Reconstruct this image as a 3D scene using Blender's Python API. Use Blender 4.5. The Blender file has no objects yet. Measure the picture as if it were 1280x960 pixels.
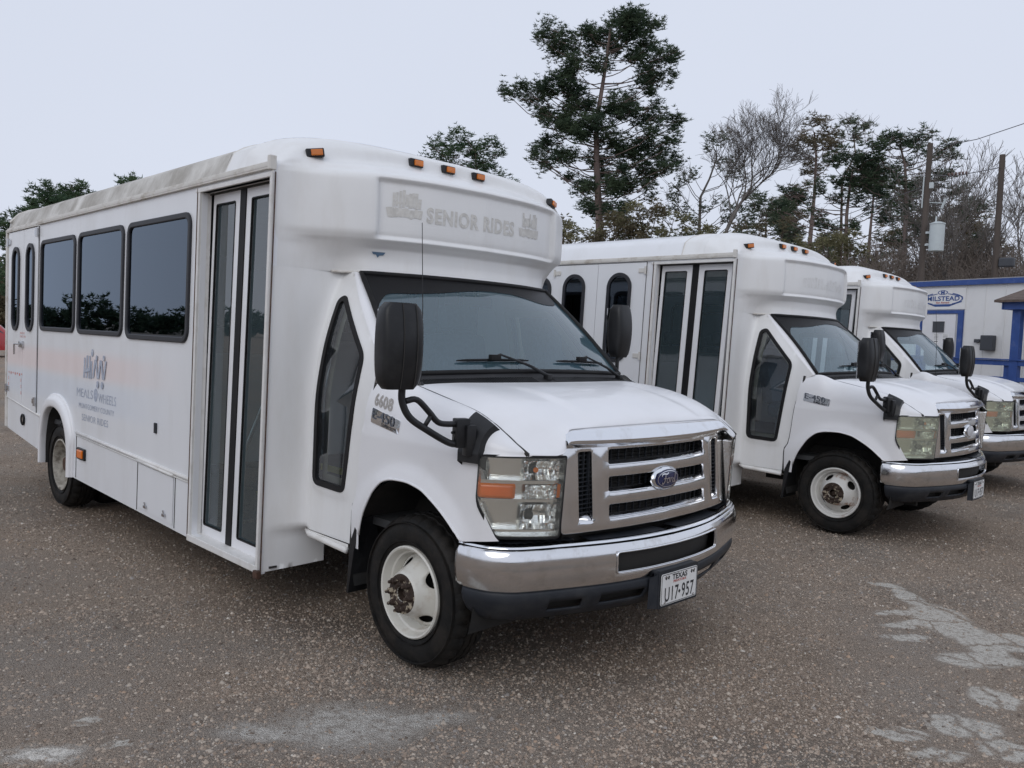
import bpy, bmesh, math, random
import numpy as np
from mathutils import Vector, Matrix, noise as mnoise
from mathutils.geometry import delaunay_2d_cdt
random.seed(7); RNG = np.random.default_rng(7)
S = bpy.context.scene
COL = S.collection
R = math.radians

# ------------------------------------------------------------------ camera
cam = bpy.data.cameras.new('camera'); camo = bpy.data.objects.new('camera', cam); COL.objects.link(camo)
CAMP = Vector((3.11077, -3.39408, 1.61312)); YAW, PITCH, ROLL, FPX = 2.36293, -0.05438, 0.04026, 1028.437
_f = Vector((math.cos(PITCH) * math.cos(YAW), math.cos(PITCH) * math.sin(YAW), math.sin(PITCH)))
_r = _f.cross(Vector((0, 0, 1))).normalized(); _u = _r.cross(_f)
_r2 = math.cos(ROLL) * _r + math.sin(ROLL) * _u; _u2 = -math.sin(ROLL) * _r + math.cos(ROLL) * _u
M = Matrix((_r2, _u2, -_f)).transposed().to_4x4(); M.translation = CAMP
camo.matrix_world = M
cam.sensor_fit = 'HORIZONTAL'; cam.sensor_width = 36; cam.lens = FPX / 1280 * 36
cam.clip_start = .05; cam.clip_end = 3000
S.camera = camo

# ------------------------------------------------------------------ sky, sun, exposure (overcast day)
SUN_EL, SUN_AZ = 36, -62       # the bright part of the cloud cover, degrees; azimuth counted from +X
world = bpy.data.worlds.new('World'); S.world = world; world.use_nodes = True
wn = world.node_tree.nodes; wl = world.node_tree.links; wn.clear()
wo = wn.new('ShaderNodeOutputWorld'); bg = wn.new('ShaderNodeBackground'); bg.inputs[1].default_value = 0.10
sky = wn.new('ShaderNodeTexSky'); sky.sky_type = 'NISHITA'; sky.sun_disc = False
sky.sun_elevation = R(SUN_EL); sky.sun_rotation = R(90 - SUN_AZ); sky.dust_density = 4; sky.air_density = 1
tc = wn.new('ShaderNodeTexCoord'); sep = wn.new('ShaderNodeSeparateXYZ'); wl.new(tc.outputs['Generated'], sep.inputs[0])
ramp = wn.new('ShaderNodeValToRGB'); wl.new(sep.outputs[2], ramp.inputs[0])
e = ramp.color_ramp.elements
CLOUD = 6.8
e[0].position = 0.0; e[0].color = (1.04, 1.11, 1.285, 1)
e[1].position = 1.0; e[1].color = (1.02, 1.10, 1.28, 1)
e.new(.45).color = (1.03, 1.105, 1.285, 1)
nz = wn.new('ShaderNodeTexNoise'); nz.inputs['Scale'].default_value = 1.6; nz.inputs['Detail'].default_value = 4
wl.new(tc.outputs['Generated'], nz.inputs[0])
mr = wn.new('ShaderNodeMapRange'); mr.inputs[3].default_value = .95 * CLOUD; mr.inputs[4].default_value = 1.05 * CLOUD
wl.new(nz.outputs[0], mr.inputs[0])
mul = wn.new('ShaderNodeVectorMath'); mul.operation = 'SCALE'; wl.new(ramp.outputs[0], mul.inputs[0]); wl.new(mr.outputs[0], mul.inputs['Scale'])
mx = wn.new('ShaderNodeMixRGB'); mx.inputs[0].default_value = .96
wl.new(sky.outputs[0], mx.inputs[1]); wl.new(mul.outputs[0], mx.inputs[2]); wl.new(mx.outputs[0], bg.inputs[0]); wl.new(bg.outputs[0], wo.inputs[0])
sun = bpy.data.lights.new('sun', 'SUN'); sun.energy = 0.60; sun.angle = R(40); sun.color = (1, .985, .96)
suno = bpy.data.objects.new('sun', sun); COL.objects.link(suno)
_d = Vector((math.cos(R(SUN_EL)) * math.cos(R(SUN_AZ)), math.cos(R(SUN_EL)) * math.sin(R(SUN_AZ)), math.sin(R(SUN_EL))))
suno.rotation_euler = _d.to_track_quat('Z', 'Y').to_euler(); suno.location = (0, 0, 30)
S.view_settings.view_transform = 'Standard'; S.view_settings.look = 'None'
S.view_settings.exposure = 0.0; S.view_settings.gamma = 1; S.view_settings.use_curve_mapping = False
S.cycles.use_denoising = True; S.cycles.max_bounces = 7; S.cycles.diffuse_bounces = 3; S.cycles.glossy_bounces = 4
S.cycles.transparent_max_bounces = 12; S.cycles.transmission_bounces = 4

# ------------------------------------------------------------------ materials
MATS = {}
def _new(name):
    m = bpy.data.materials.new(name); m.use_nodes = True; nt = m.node_tree; nt.nodes.clear()
    o = nt.nodes.new('ShaderNodeOutputMaterial'); MATS[name] = m
    return m, nt, o
def P(name, col, rough=.5, metal=0., var=0., vscale=8., dirt=None, dscale=3., dlo=.45, dhi=.75, damt=.5,
      bump=0., bscale=60., coat=0., spec=.5, rvar=0., stretch=(1, 1, 1)):
    """principled material with noise colour variation, patches of a second colour and fine relief"""
    m, nt, o = _new(name); n = nt.nodes; l = nt.links
    b = n.new('ShaderNodeBsdfPrincipled'); l.new(b.outputs[0], o.inputs[0])
    b.inputs['Roughness'].default_value = rough; b.inputs['Metallic'].default_value = metal
    b.inputs['Coat Weight'].default_value = coat; b.inputs['Coat Roughness'].default_value = .08
    b.inputs['Specular IOR Level'].default_value = spec
    tcn = n.new('ShaderNodeTexCoord'); mp = n.new('ShaderNodeMapping'); l.new(tcn.outputs['Object'], mp.inputs[0]); mp.inputs['Scale'].default_value = stretch
    src = None
    if var:
        t = n.new('ShaderNodeTexNoise'); t.inputs['Scale'].default_value = vscale; t.inputs['Detail'].default_value = 5; l.new(mp.outputs[0], t.inputs[0])
        r = n.new('ShaderNodeMapRange'); r.inputs[1].default_value = .3; r.inputs[2].default_value = .7; r.inputs[3].default_value = 1 - var; r.inputs[4].default_value = 1 + var
        l.new(t.outputs[0], r.inputs[0])
        v = n.new('ShaderNodeVectorMath'); v.operation = 'SCALE'; v.inputs[0].default_value = col[:3]; l.new(r.outputs[0], v.inputs['Scale']); src = v.outputs[0]
    if dirt:
        t = n.new('ShaderNodeTexNoise'); t.inputs['Scale'].default_value = dscale; t.inputs['Detail'].default_value = 7; t.inputs['Roughness'].default_value = .65; l.new(mp.outputs[0], t.inputs[0])
        r = n.new('ShaderNodeMapRange'); r.inputs[1].default_value = dlo; r.inputs[2].default_value = dhi; r.inputs[4].default_value = damt; l.new(t.outputs[0], r.inputs[0])
        x = n.new('ShaderNodeMixRGB'); l.new(r.outputs[0], x.inputs[0]); x.inputs[2].default_value = (*dirt, 1)
        if src: l.new(src, x.inputs[1])
        else: x.inputs[1].default_value = (*col[:3], 1)
        src = x.outputs[0]
    if src: l.new(src, b.inputs['Base Color'])
    else: b.inputs['Base Color'].default_value = (*col[:3], 1)
    if rvar:
        t = n.new('ShaderNodeTexNoise'); t.inputs['Scale'].default_value = 5; t.inputs['Detail'].default_value = 6; l.new(mp.outputs[0], t.inputs[0])
        r = n.new('ShaderNodeMapRange'); r.inputs[1].default_value = .35; r.inputs[2].default_value = .7; r.inputs[3].default_value = rough; r.inputs[4].default_value = rough + rvar
        l.new(t.outputs[0], r.inputs[0]); l.new(r.outputs[0], b.inputs['Roughness'])
    if bump:
        t = n.new('ShaderNodeTexNoise'); t.inputs['Scale'].default_value = bscale; t.inputs['Detail'].default_value = 4; l.new(mp.outputs[0], t.inputs[0])
        bb = n.new('ShaderNodeBump'); bb.inputs['Strength'].default_value = bump; bb.inputs['Distance'].default_value = .01; l.new(t.outputs[0], bb.inputs['Height']); l.new(bb.outputs[0], b.inputs['Normal'])
    return m
def GL(name, tint, ior=1.5, refl=1.0, haze=0., hcol=(.5, .55, .58), rough=.01):
    """thin pane: tinted see-through mixed with mirror reflection by Fresnel, a little dust"""
    m, nt, o = _new(name); n = nt.nodes; l = nt.links
    tr = n.new('ShaderNodeBsdfTransparent'); tr.inputs[0].default_value = (*tint, 1)
    gl = n.new('ShaderNodeBsdfGlossy'); gl.inputs[0].default_value = (*refl, 1) if isinstance(refl, tuple) else (refl, refl, refl, 1); gl.inputs['Roughness'].default_value = rough
    fr = n.new('ShaderNodeFresnel'); fr.inputs[0].default_value = ior
    mix = n.new('ShaderNodeMixShader'); l.new(fr.outputs[0], mix.inputs[0]); l.new(tr.outputs[0], mix.inputs[1]); l.new(gl.outputs[0], mix.inputs[2])
    out = mix.outputs[0]
    if haze:
        df = n.new('ShaderNodeBsdfDiffuse'); df.inputs[0].default_value = (*hcol, 1)
        m2 = n.new('ShaderNodeMixShader'); m2.inputs[0].default_value = haze; l.new(out, m2.inputs[1]); l.new(df.outputs[0], m2.inputs[2]); out = m2.outputs[0]
    l.new(out, o.inputs[0]); return m

P('white_paint', (.80, .80, .815), .33, var=.02, vscale=3, dirt=(.62, .60, .56), dscale=2.2, dlo=.5, dhi=.9, damt=.35, coat=.35, rvar=.12)
P('white_panel', (.78, .79, .81), .34, var=.02, vscale=2, dirt=(.50, .47, .42), dscale=2.6, dlo=.5, dhi=.9, damt=.35, coat=.25, rvar=.15, bump=.012, bscale=3, stretch=(1.4, 1.4, .35))
P('fibreglass', (.79, .79, .785), .38, var=.02, vscale=3, dirt=(.52, .48, .42), dscale=2.8, dlo=.5, dhi=.88, damt=.38, coat=.15, rvar=.15, bump=.01, bscale=5, stretch=(1.5, 1.5, .4))
P('roof_dirty', (.66, .64, .60), .6, var=.06, vscale=3, dirt=(.27, .245, .205), dscale=3.2, dlo=.34, dhi=.62, damt=.85, bump=.04, bscale=30, stretch=(1.0, .7, .7))
P('trim_aged', (.66, .64, .60), .5, var=.05, dirt=(.30, .24, .17), dscale=7, dlo=.5, dhi=.75, damt=.75)
P('trim_white', (.74, .73, .71), .45, var=.04, dirt=(.4, .36, .3), dscale=9, dlo=.5, dhi=.8, damt=.5)
P('rubber', (.009, .009, .010), .55, var=.15, dirt=(.03, .027, .024), damt=.4, spec=.25)
P('window_rubber', (.026, .027, .032), .5, var=.1, spec=.4)
P('frit', (.008, .008, .009), .45, spec=.25)
P('seal_dark', (.03, .028, .026), .8)
P('tyre_rubber', (.010, .0098, .0095), .62, var=.25, vscale=14, dirt=(.05, .040, .032), dscale=9, dlo=.45, dhi=.8, damt=.6, bump=.12, bscale=90, spec=.25)
P('black_plastic', (.011, .0115, .013), .38, var=.12, dirt=(.06, .06, .06), dscale=6, damt=.35, bump=.03, bscale=200, spec=.38)
P('grey_plastic', (.017, .020, .026), .5, var=.1, dirt=(.075, .075, .075), dscale=5, dlo=.5, dhi=.8, damt=.5, spec=.35)
P('cowl_plastic', (.016, .016, .018), .6, var=.2, dirt=(.12, .10, .08), dscale=25, dlo=.6, dhi=.75, damt=.5)
P('underbody', (.02, .018, .016), .85, var=.3)
P('liner', (.018, .018, .018), .8, var=.3, dirt=(.07, .06, .05), damt=.5)
P('chrome', (.82, .83, .85), .07, 1., dirt=(.42, .38, .34), dscale=7, dlo=.52, dhi=.9, damt=.5, rvar=.10)
P('chrome_dull', (.76, .76, .77), .08, 1., dirt=(.46, .42, .38), dscale=6, dlo=.5, dhi=.88, damt=.5, rvar=.10, bump=.004, bscale=12)
P('chrome_scuffed', (.76, .76, .77), .07, 1., dirt=(.55, .53, .50), dscale=9, dlo=.54, dhi=.72, damt=.6, rvar=.14, bump=.006, bscale=9)
P('reflector', (.95, .95, .93), .14, 1., bump=.12, bscale=40, stretch=(1, 1, 6))
P('amber', (.88, .20, .012), .18, var=.1, coat=.6)
P('amber_lamp', (.62, .17, .015), .2, var=.15, coat=.5)
P('red_lens', (.45, .02, .015), .25)
P('rim_paint', (.66, .645, .59), .38, var=.04, dirt=(.34, .24, .15), dscale=10, dlo=.54, dhi=.8, damt=.6, coat=.1)
P('rim_rear', (.50, .47, .41), .5, var=.2, dirt=(.10, .08, .06), dscale=18, dlo=.42, dhi=.65, damt=.8)
P('rim_rusty', (.66, .65, .62), .42, var=.04, dirt=(.25, .10, .04), dscale=6, dlo=.57, dhi=.66, damt=.95)
P('rust', (.075, .036, .022), .8, var=.35, vscale=30, dirt=(.04, .022, .016), dscale=20, damt=.9, bump=.3, bscale=80)
P('rust_chipped', (.040, .025, .018), .8, var=.35, vscale=30, dirt=(.42, .36, .27), dscale=24, dlo=.56, dhi=.60, damt=1, bump=.3, bscale=80)
P('emblem_blue', (.012, .02, .085), .12, coat=.8)
P('emblem_worn', (.62, .62, .64), .45, var=.1, dirt=(.35, .34, .36), dscale=25)
P('silver_line', (.85, .85, .86), .2, 1.)
P('plate_white', (.74, .74, .73), .45, var=.04, dirt=(.5, .46, .4), dscale=12, damt=.3)
P('badge_dark', (.10, .11, .13), .4); P('ink_black', (.02, .02, .025), .5); P('ink_red', (.42, .07, .05), .6)
P('ghost_grey', (.60, .585, .55), .6, var=.12, vscale=30, dirt=(.70, .69, .66), dscale=45, dlo=.5, dhi=.6, damt=.7)
P('ghost_dark', (.36, .34, .32), .6, var=.2, vscale=60, dirt=(.7, .7, .69), dscale=90, dlo=.56, dhi=.62, damt=.7)
P('ghost_blue', (.40, .44, .53), .5, var=.12, vscale=30, dirt=(.72, .73, .75), dscale=40, dlo=.55, dhi=.62, damt=.7)
P('chip_blue', (.10, .17, .26), .7, var=.2)
P('decal_red', (.62, .22, .18), .6, dirt=(.8, .78, .78), dscale=60, dlo=.5, dhi=.6, damt=.8)
P('interior_wall', (.50, .52, .53), .7, var=.05)
P('interior_cream', (.44, .42, .33), .6, var=.05)
P('interior_dark', (.07, .075, .085), .7, var=.1)
P('dash_plastic', (.24, .29, .31), .6, var=.05)
P('seat_cloth', (.12, .17, .22), .8, var=.15, vscale=40)
P('seat_vinyl', (.26, .29, .31), .5, var=.1)
P('floor_black', (.05, .052, .055), .6, var=.2)
P('yellow_edge', (.55, .50, .12), .6)
P('steel', (.55, .55, .56), .25, 1.)
GL('glass_dark', (.10, .11, .125), 2.0, (.68, .80, .95))
GL('glass_door', (.58, .72, .74), 2.1, .97, .10, (.30, .42, .47))
GL('glass_windshield', (.74, .88, .92), 2.0, .97, .11, (.34, .62, .76))
GL('glass_cab', (.70, .76, .78), 1.9, .95, .04, (.35, .4, .45))
GL('lens_clear', (.97, .98, .96), 1.45, 1., .07, (.86, .88, .82))
GL('lens_cloudy', (.80, .84, .72), 1.45, .8, .24, (.76, .78, .66), .08)

# ------------------------------------------------------------------ object helpers
def link(name, me, mats, parent=None, smooth=False, label=None, kind=None):
    o = bpy.data.objects.new(name, me); COL.objects.link(o)
    if not isinstance(mats, (list, tuple)): mats = [mats]
    if not len(me.materials):
        for m in mats: me.materials.append(MATS[m])
    if smooth and len(me.polygons):
        me.polygons.foreach_set('use_smooth', [True] * len(me.polygons))
    if parent is not None: o.parent = parent
    if label: o['label'] = label
    if kind: o['kind'] = kind
    return o
def thing(name, label, cat, loc=(0, 0, 0), rz=0, group=None):
    o = bpy.data.objects.new(name, None); COL.objects.link(o); o.location = loc; o.rotation_euler = (0, 0, rz)
    o.empty_display_size = .2
    o['label'] = label; o['category'] = cat
    if group: o['group'] = group
    return o
def tag(o, label, cat, group=None):
    o['label'] = label; o['category'] = cat
    if group: o['group'] = group
    return o
def sharp(me, ang=35):
    """smooth shading with edges sharper than ang kept hard"""
    bm = bmesh.new(); bm.from_mesh(me); a = R(ang)
    for f in bm.faces: f.smooth = True
    for ed in bm.edges:
        if len(ed.link_faces) == 2:
            try: ed.smooth = ed.calc_face_angle() < a
            except ValueError: pass
    bm.to_mesh(me); bm.free(); return me

class MB:
    """collects shapes, builds ONE mesh"""
    def __init__(s): s.v = []; s.f = []; s.m = []
    def add(s, vs, fs, mi=0):
        k = len(s.v); s.v += [tuple(p) for p in vs]; s.f += [tuple(i + k for i in f) for f in fs]; s.m += [mi] * len(fs); return s
    def box(s, x0, x1, y0, y1, z0, z1, mi=0, bev=0., rot=None):
        if x0 > x1: x0, x1 = x1, x0
        if y0 > y1: y0, y1 = y1, y0
        if z0 > z1: z0, z1 = z1, z0
        bm = bmesh.new(); bmesh.ops.create_cube(bm, size=1)
        for v in bm.verts: v.co = Vector(((v.co.x) * (x1 - x0), (v.co.y) * (y1 - y0), (v.co.z) * (z1 - z0)))
        if bev: bmesh.ops.bevel(bm, geom=bm.edges[:], offset=bev, segments=2, affect='EDGES', profile=.6)
        c = Vector(((x0 + x1) / 2, (y0 + y1) / 2, (z0 + z1) / 2))
        if rot is not None:
            for v in bm.verts: v.co = rot @ v.co
        bm.verts.index_update()
        s.add([v.co + c for v in bm.verts], [[v.index for v in f.verts] for f in bm.faces], mi); bm.free(); return s
    def tube(s, pts, r, n=10, mi=0, cap=True, closed=False):
        pts = [Vector(p) for p in pts]; N = len(pts); rs = r if isinstance(r, (list, tuple)) else [r] * N
        t0 = (pts[1] - pts[0]).normalized(); up = Vector((0, 0, 1)) if abs(t0.z) < .9 else Vector((1, 0, 0))
        a = t0.cross(up).normalized(); vs = []
        for i, p in enumerate(pts):
            if closed: t = (pts[(i + 1) % N] - pts[i - 1]).normalized()
            else: t = (pts[min(i + 1, N - 1)] - pts[max(i - 1, 0)]).normalized()
            a = (a - t * a.dot(t)).normalized(); b = t.cross(a)
            for k in range(n):
                q = 2 * math.pi * k / n; vs.append(p + (a * math.cos(q) + b * math.sin(q)) * rs[i])
        fs = []
        for i in range(N if closed else N - 1):
            j = (i + 1) % N
            for k in range(n): fs.append((i * n + k, i * n + (k + 1) % n, j * n + (k + 1) % n, j * n + k))
        if cap and not closed: fs += [tuple(range(n - 1, -1, -1)), tuple((N - 1) * n + k for k in range(n))]
        return s.add(vs, fs, mi)
    def lathe(s, prof, c, axis='y', n=48, mi=0, sgn=1):
        """prof: (radius, offset along the axis)"""
        vs = []; fs = []; m = len(prof)
        for k in range(n):
            q = 2 * math.pi * k / n; ca, sa = math.cos(q), math.sin(q)
            for r_, h in prof:
                if axis == 'y': vs.append((c[0] + r_ * ca, c[1] + sgn * h, c[2] + r_ * sa))
                elif axis == 'z': vs.append((c[0] + r_ * ca, c[1] + r_ * sa, c[2] + h))
                else: vs.append((c[0] + h, c[1] + r_ * ca, c[2] + r_ * sa))
        for k in range(n):
            for i in range(m - 1):
                a, b = k * m + i, k * m + i + 1; c2, d = ((k + 1) % n) * m + i + 1, ((k + 1) % n) * m + i
                fs.append((a, b, c2, d))
        return s.add(vs, fs, mi)
    def mesh(s, name='m'):
        me = bpy.data.meshes.new(name); me.from_pydata(s.v, [], s.f)
        if any(s.m): me.polygons.foreach_set('material_index', s.m)
        me.update(); return me
    def build(s, name, mats, parent=None, smooth=False, ang=None, **k):
        me = s.mesh(name)
        if ang: sharp(me, ang)
        return link(name, me, mats, parent, smooth, **k)

def inpoly(px, py, poly):
    px = np.asarray(px); py = np.asarray(py); c = np.zeros(px.shape, bool); n = len(poly); j = n - 1
    for i in range(n):
        xi, yi = poly[i]; xj, yj = poly[j]
        if yi != yj: c ^= ((yi > py) != (yj > py)) & (px < (xj - xi) * (py - yi) / (yj - yi) + xi)
        j = i
    return c
def resamp(poly, step):
    out = []; n = len(poly)
    for i in range(n):
        a = poly[i]; b = poly[(i + 1) % n]; L = math.hypot(b[0] - a[0], b[1] - a[1]); k = max(1, int(math.ceil(L / step)))
        for t in range(k): out.append((a[0] + (b[0] - a[0]) * t / k, a[1] + (b[1] - a[1]) * t / k))
    return out
def bdist(px, py, loop):
    d = np.full(px.shape, 1e9); n = len(loop)
    for i in range(n):
        a = np.array(loop[i]); b = np.array(loop[(i + 1) % n]); ab = b - a; L = ab @ ab + 1e-12
        t = np.clip(((px - a[0]) * ab[0] + (py - a[1]) * ab[1]) / L, 0, 1)
        d = np.minimum(d, np.hypot(px - a[0] - t * ab[0], py - a[1] - t * ab[1]))
    return d
def sheet(outer, holes, f, step=.06, bstep=None, flip=False, vstep=None):
    """flat shape with holes, triangulated on a grid and mapped into space by f(u, v)"""
    bstep = bstep or step; vstep = vstep or step
    loops = [resamp(outer, bstep)] + [resamp(h, bstep) for h in holes]
    pts = []; eds = []
    for lp in loops:
        k = len(pts); pts += lp; eds += [(k + i, k + (i + 1) % len(lp)) for i in range(len(lp))]
    us = [p[0] for p in loops[0]]; vs = [p[1] for p in loops[0]]
    gu = np.arange(min(us) + step * .5, max(us), step); gv = np.arange(min(vs) + vstep * .5, max(vs), vstep)
    G = np.array([(a, b) for a in gu for b in gv]) if len(gu) and len(gv) else np.zeros((0, 2))
    if len(G):
        ok = inpoly(G[:, 0], G[:, 1], loops[0])
        for h in loops[1:]: ok &= ~inpoly(G[:, 0], G[:, 1], h)
        G = G[ok]
        if len(G):
            mn = min(step, vstep) * .4
            ok = np.ones(len(G), bool)
            for lp, raw in zip(loops, [outer] + list(holes)): ok &= bdist(G[:, 0], G[:, 1], raw) > mn
            G = G[ok]
    pts += [tuple(p) for p in G]
    V, E_, F, *_ = delaunay_2d_cdt([Vector(p) for p in pts], eds, [], 0, 1e-6)
    V = np.array([(v.x, v.y) for v in V])
    T = [t for t in F if len(t) == 3]; T = np.array(T)
    c = V[T].mean(1); ok = inpoly(c[:, 0], c[:, 1], loops[0])
    for h in loops[1:]: ok &= ~inpoly(c[:, 0], c[:, 1], h)
    T = T[ok]
    a = V[T[:, 1]] - V[T[:, 0]]; b = V[T[:, 2]] - V[T[:, 0]]; cr = a[:, 0] * b[:, 1] - a[:, 1] * b[:, 0]
    T[cr < 0] = T[cr < 0][:, ::-1]
    if flip: T = T[:, ::-1]
    used = np.unique(T); mp = -np.ones(len(V), int); mp[used] = np.arange(len(used))
    m = MB(); m.add([f(u, v) for u, v in V[used]], [tuple(int(i) for i in t) for t in mp[T]]); return m
def solid(o, t, off=-1):
    md = o.modifiers.new('thickness', 'SOLIDIFY'); md.thickness = t; md.offset = off; md.use_even_offset = False; return o
def rrect(x0, x1, z0, z1, r, n=6):
    o = []
    for cx, cz, a0 in ((x1 - r, z0 + r, -90), (x1 - r, z1 - r, 0), (x0 + r, z1 - r, 90), (x0 + r, z0 + r, 180)):
        for k in range(n + 1):
            a = R(a0 + 90 * k / n); o.append((cx + r * math.cos(a), cz + r * math.sin(a)))
    return o
def roundpoly(pts, r, n=5):
    out = []; N = len(pts); rs = r if isinstance(r, (list, tuple)) else [r] * N
    for i in range(N):
        p = Vector(pts[i]); a = (Vector(pts[i - 1]) - p); b = (Vector(pts[(i + 1) % N]) - p); rr = rs[i]
        la, lb = a.length, b.length; a.normalize(); b.normalize()
        d = min(rr, la * .45, lb * .45); p0 = p + a * d; p2 = p + b * d
        for k in range(n + 1):
            t = k / n; q = p0 * (1 - t) ** 2 + p * 2 * t * (1 - t) + p2 * t * t; out.append((q.x, q.y))
    return out
def inset(poly, d):
    """offset a loop towards its inside (rough, for window frames)"""
    n = len(poly); A = sum(poly[i][0] * poly[(i + 1) % n][1] - poly[(i + 1) % n][0] * poly[i][1] for i in range(n)); s = 1 if A > 0 else -1
    out = []
    for i in range(n):
        a = Vector(poly[i - 1]); b = Vector(poly[i]); c = Vector(poly[(i + 1) % n])
        t1 = (b - a); t2 = (c - b)
        if t1.length < 1e-7: t1 = t2
        if t2.length < 1e-7: t2 = t1
        t = (t1.normalized() + t2.normalized())
        if t.length < 1e-6: t = t1
        t.normalize(); nrm = Vector((-t.y, t.x)) * s
        k = max(.5, t.dot(t1.normalized())); q = b + nrm * d / k; out.append((q.x, q.y))
    return out
def pchip(xs, ys):
    xs = list(xs); ys = list(ys); n = len(xs); h = [xs[i + 1] - xs[i] for i in range(n - 1)]; d = [(ys[i + 1] - ys[i]) / h[i] for i in range(n - 1)]
    m = [0] * n
    if n == 2: m = [d[0], d[0]]
    else:
        for i in range(1, n - 1):
            if d[i - 1] * d[i] > 0:
                w1 = 2 * h[i] + h[i - 1]; w2 = h[i] + 2 * h[i - 1]; m[i] = (w1 + w2) / (w1 / d[i - 1] + w2 / d[i])
        m[0] = d[0]; m[-1] = d[-1]
    def f(x):
        if x <= xs[0]: return ys[0] + m[0] * (x - xs[0]) * 0
        if x >= xs[-1]: return ys[-1]
        i = 0
        while x > xs[i + 1]: i += 1
        t = (x - xs[i]) / h[i]
        return ((2 * t ** 3 - 3 * t ** 2 + 1) * ys[i] + (t ** 3 - 2 * t ** 2 + t) * h[i] * m[i] + (-2 * t ** 3 + 3 * t ** 2) * ys[i + 1] + (t ** 3 - t ** 2) * h[i] * m[i + 1])
    return f
def cr3(pts, closed=False):
    """Catmull-Rom through 3-D (or 2-D) points, parameter 0..n-1"""
    P_ = [Vector(p) for p in pts]; n = len(P_)
    def f(t):
        t = max(0, min(n - 1, t)); i = min(int(t), n - 2); u = t - i
        a = P_[i - 1] if i > 0 else P_[0] * 2 - P_[1]; b = P_[i]; c = P_[i + 1]; d = P_[i + 2] if i + 2 < n else P_[-1] * 2 - P_[-2]
        return .5 * ((2 * b) + (c - a) * u + (2 * a - 5 * b + 4 * c - d) * u * u + (3 * b - a - 3 * c + d) * u ** 3)
    return f
def grid(nu, nv, f, flip=False):
    m = MB(); vs = [f(i / nu, j / nv) for i in range(nu + 1) for j in range(nv + 1)]; w = nv + 1; fs = []
    for i in range(nu):
        for j in range(nv):
            q = (i * w + j, (i + 1) * w + j, (i + 1) * w + j + 1, i * w + j + 1); fs.append(q[::-1] if flip else q)
    return m.add(vs, fs)
def sstep(a, b, x):
    t = max(0, min(1, (x - a) / (b - a))); return t * t * (3 - 2 * t)
def text_mesh(txt, size, f, bold=0., sx=1., spacing=1., align='LEFT', shear=0.):
    """lettering as a flat mesh mapped by f(u, v)"""
    cu = bpy.data.curves.new('t', 'FONT'); cu.body = txt; cu.size = size; cu.offset = bold; cu.space_character = spacing; cu.align_x = align; cu.shear = shear
    cu.resolution_u = 3
    o = bpy.data.objects.new('t', cu); COL.objects.link(o); dg = bpy.context.evaluated_depsgraph_get(); dg.update()
    me = bpy.data.meshes.new_from_object(o.evaluated_get(dg))
    vs = [f(v.co.x * sx, v.co.y) for v in me.vertices]; fs = [tuple(p.vertices) for p in me.polygons]
    bpy.data.objects.remove(o); bpy.data.curves.remove(cu); bpy.data.meshes.remove(me)
    m = MB(); m.add(vs, fs); return m
def stroke(pts, w, f, n=8, closed=False):
    """flat pen stroke through 2-D points, mapped by f(u, v)"""
    c = cr3(pts); N = (len(pts) - 1) * n; m = MB(); vs = []
    for i in range(N + 1):
        t = i / n; p = c(t); q = c(min(t + .02, len(pts) - 1)) - c(max(t - .02, 0)); q = Vector((q[0], q[1])); q = q.normalized() if q.length > 0 else Vector((1, 0))
        nn = Vector((-q.y, q.x)) * w / 2; vs += [f(p[0] + nn.x, p[1] + nn.y), f(p[0] - nn.x, p[1] - nn.y)]
    return m.add(vs, [(2 * i, 2 * i + 1, 2 * i + 3, 2 * i + 2) for i in range(N)])
def children(o): return [c for c in bpy.data.objects if c.parent == o]
def copy_tree(o, parent=None):
    kids = children(o)
    c = o.copy(); COL.objects.link(c); c.parent = parent
    for ch in kids: copy_tree(ch, c)
    return c

# =================================================================== the minibus (local frame: +X forward, front axle at x = 0, ground z = 0)
HB = 1.22; XR = -6.29; XF = -.98; WBX = -4.66; ZR = 2.49; ZC = 2.80; NEXP = 2.7
def SX(z): return .03 * (z - 1.5)
def roofz(y, crown=ZC): return ZR + (crown - ZR) * max(0., 1 - min(1, abs(y) / HB) ** NEXP) ** (1 / NEXP)
def zskirt(x):      # lower edge of the body side
    if x < -5.09: return .43 + (.54 - .43) * (-5.09 - x) / 1.25
    return .265 + (.327 - .265) * (-1.0 - x) / 3.1
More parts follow.
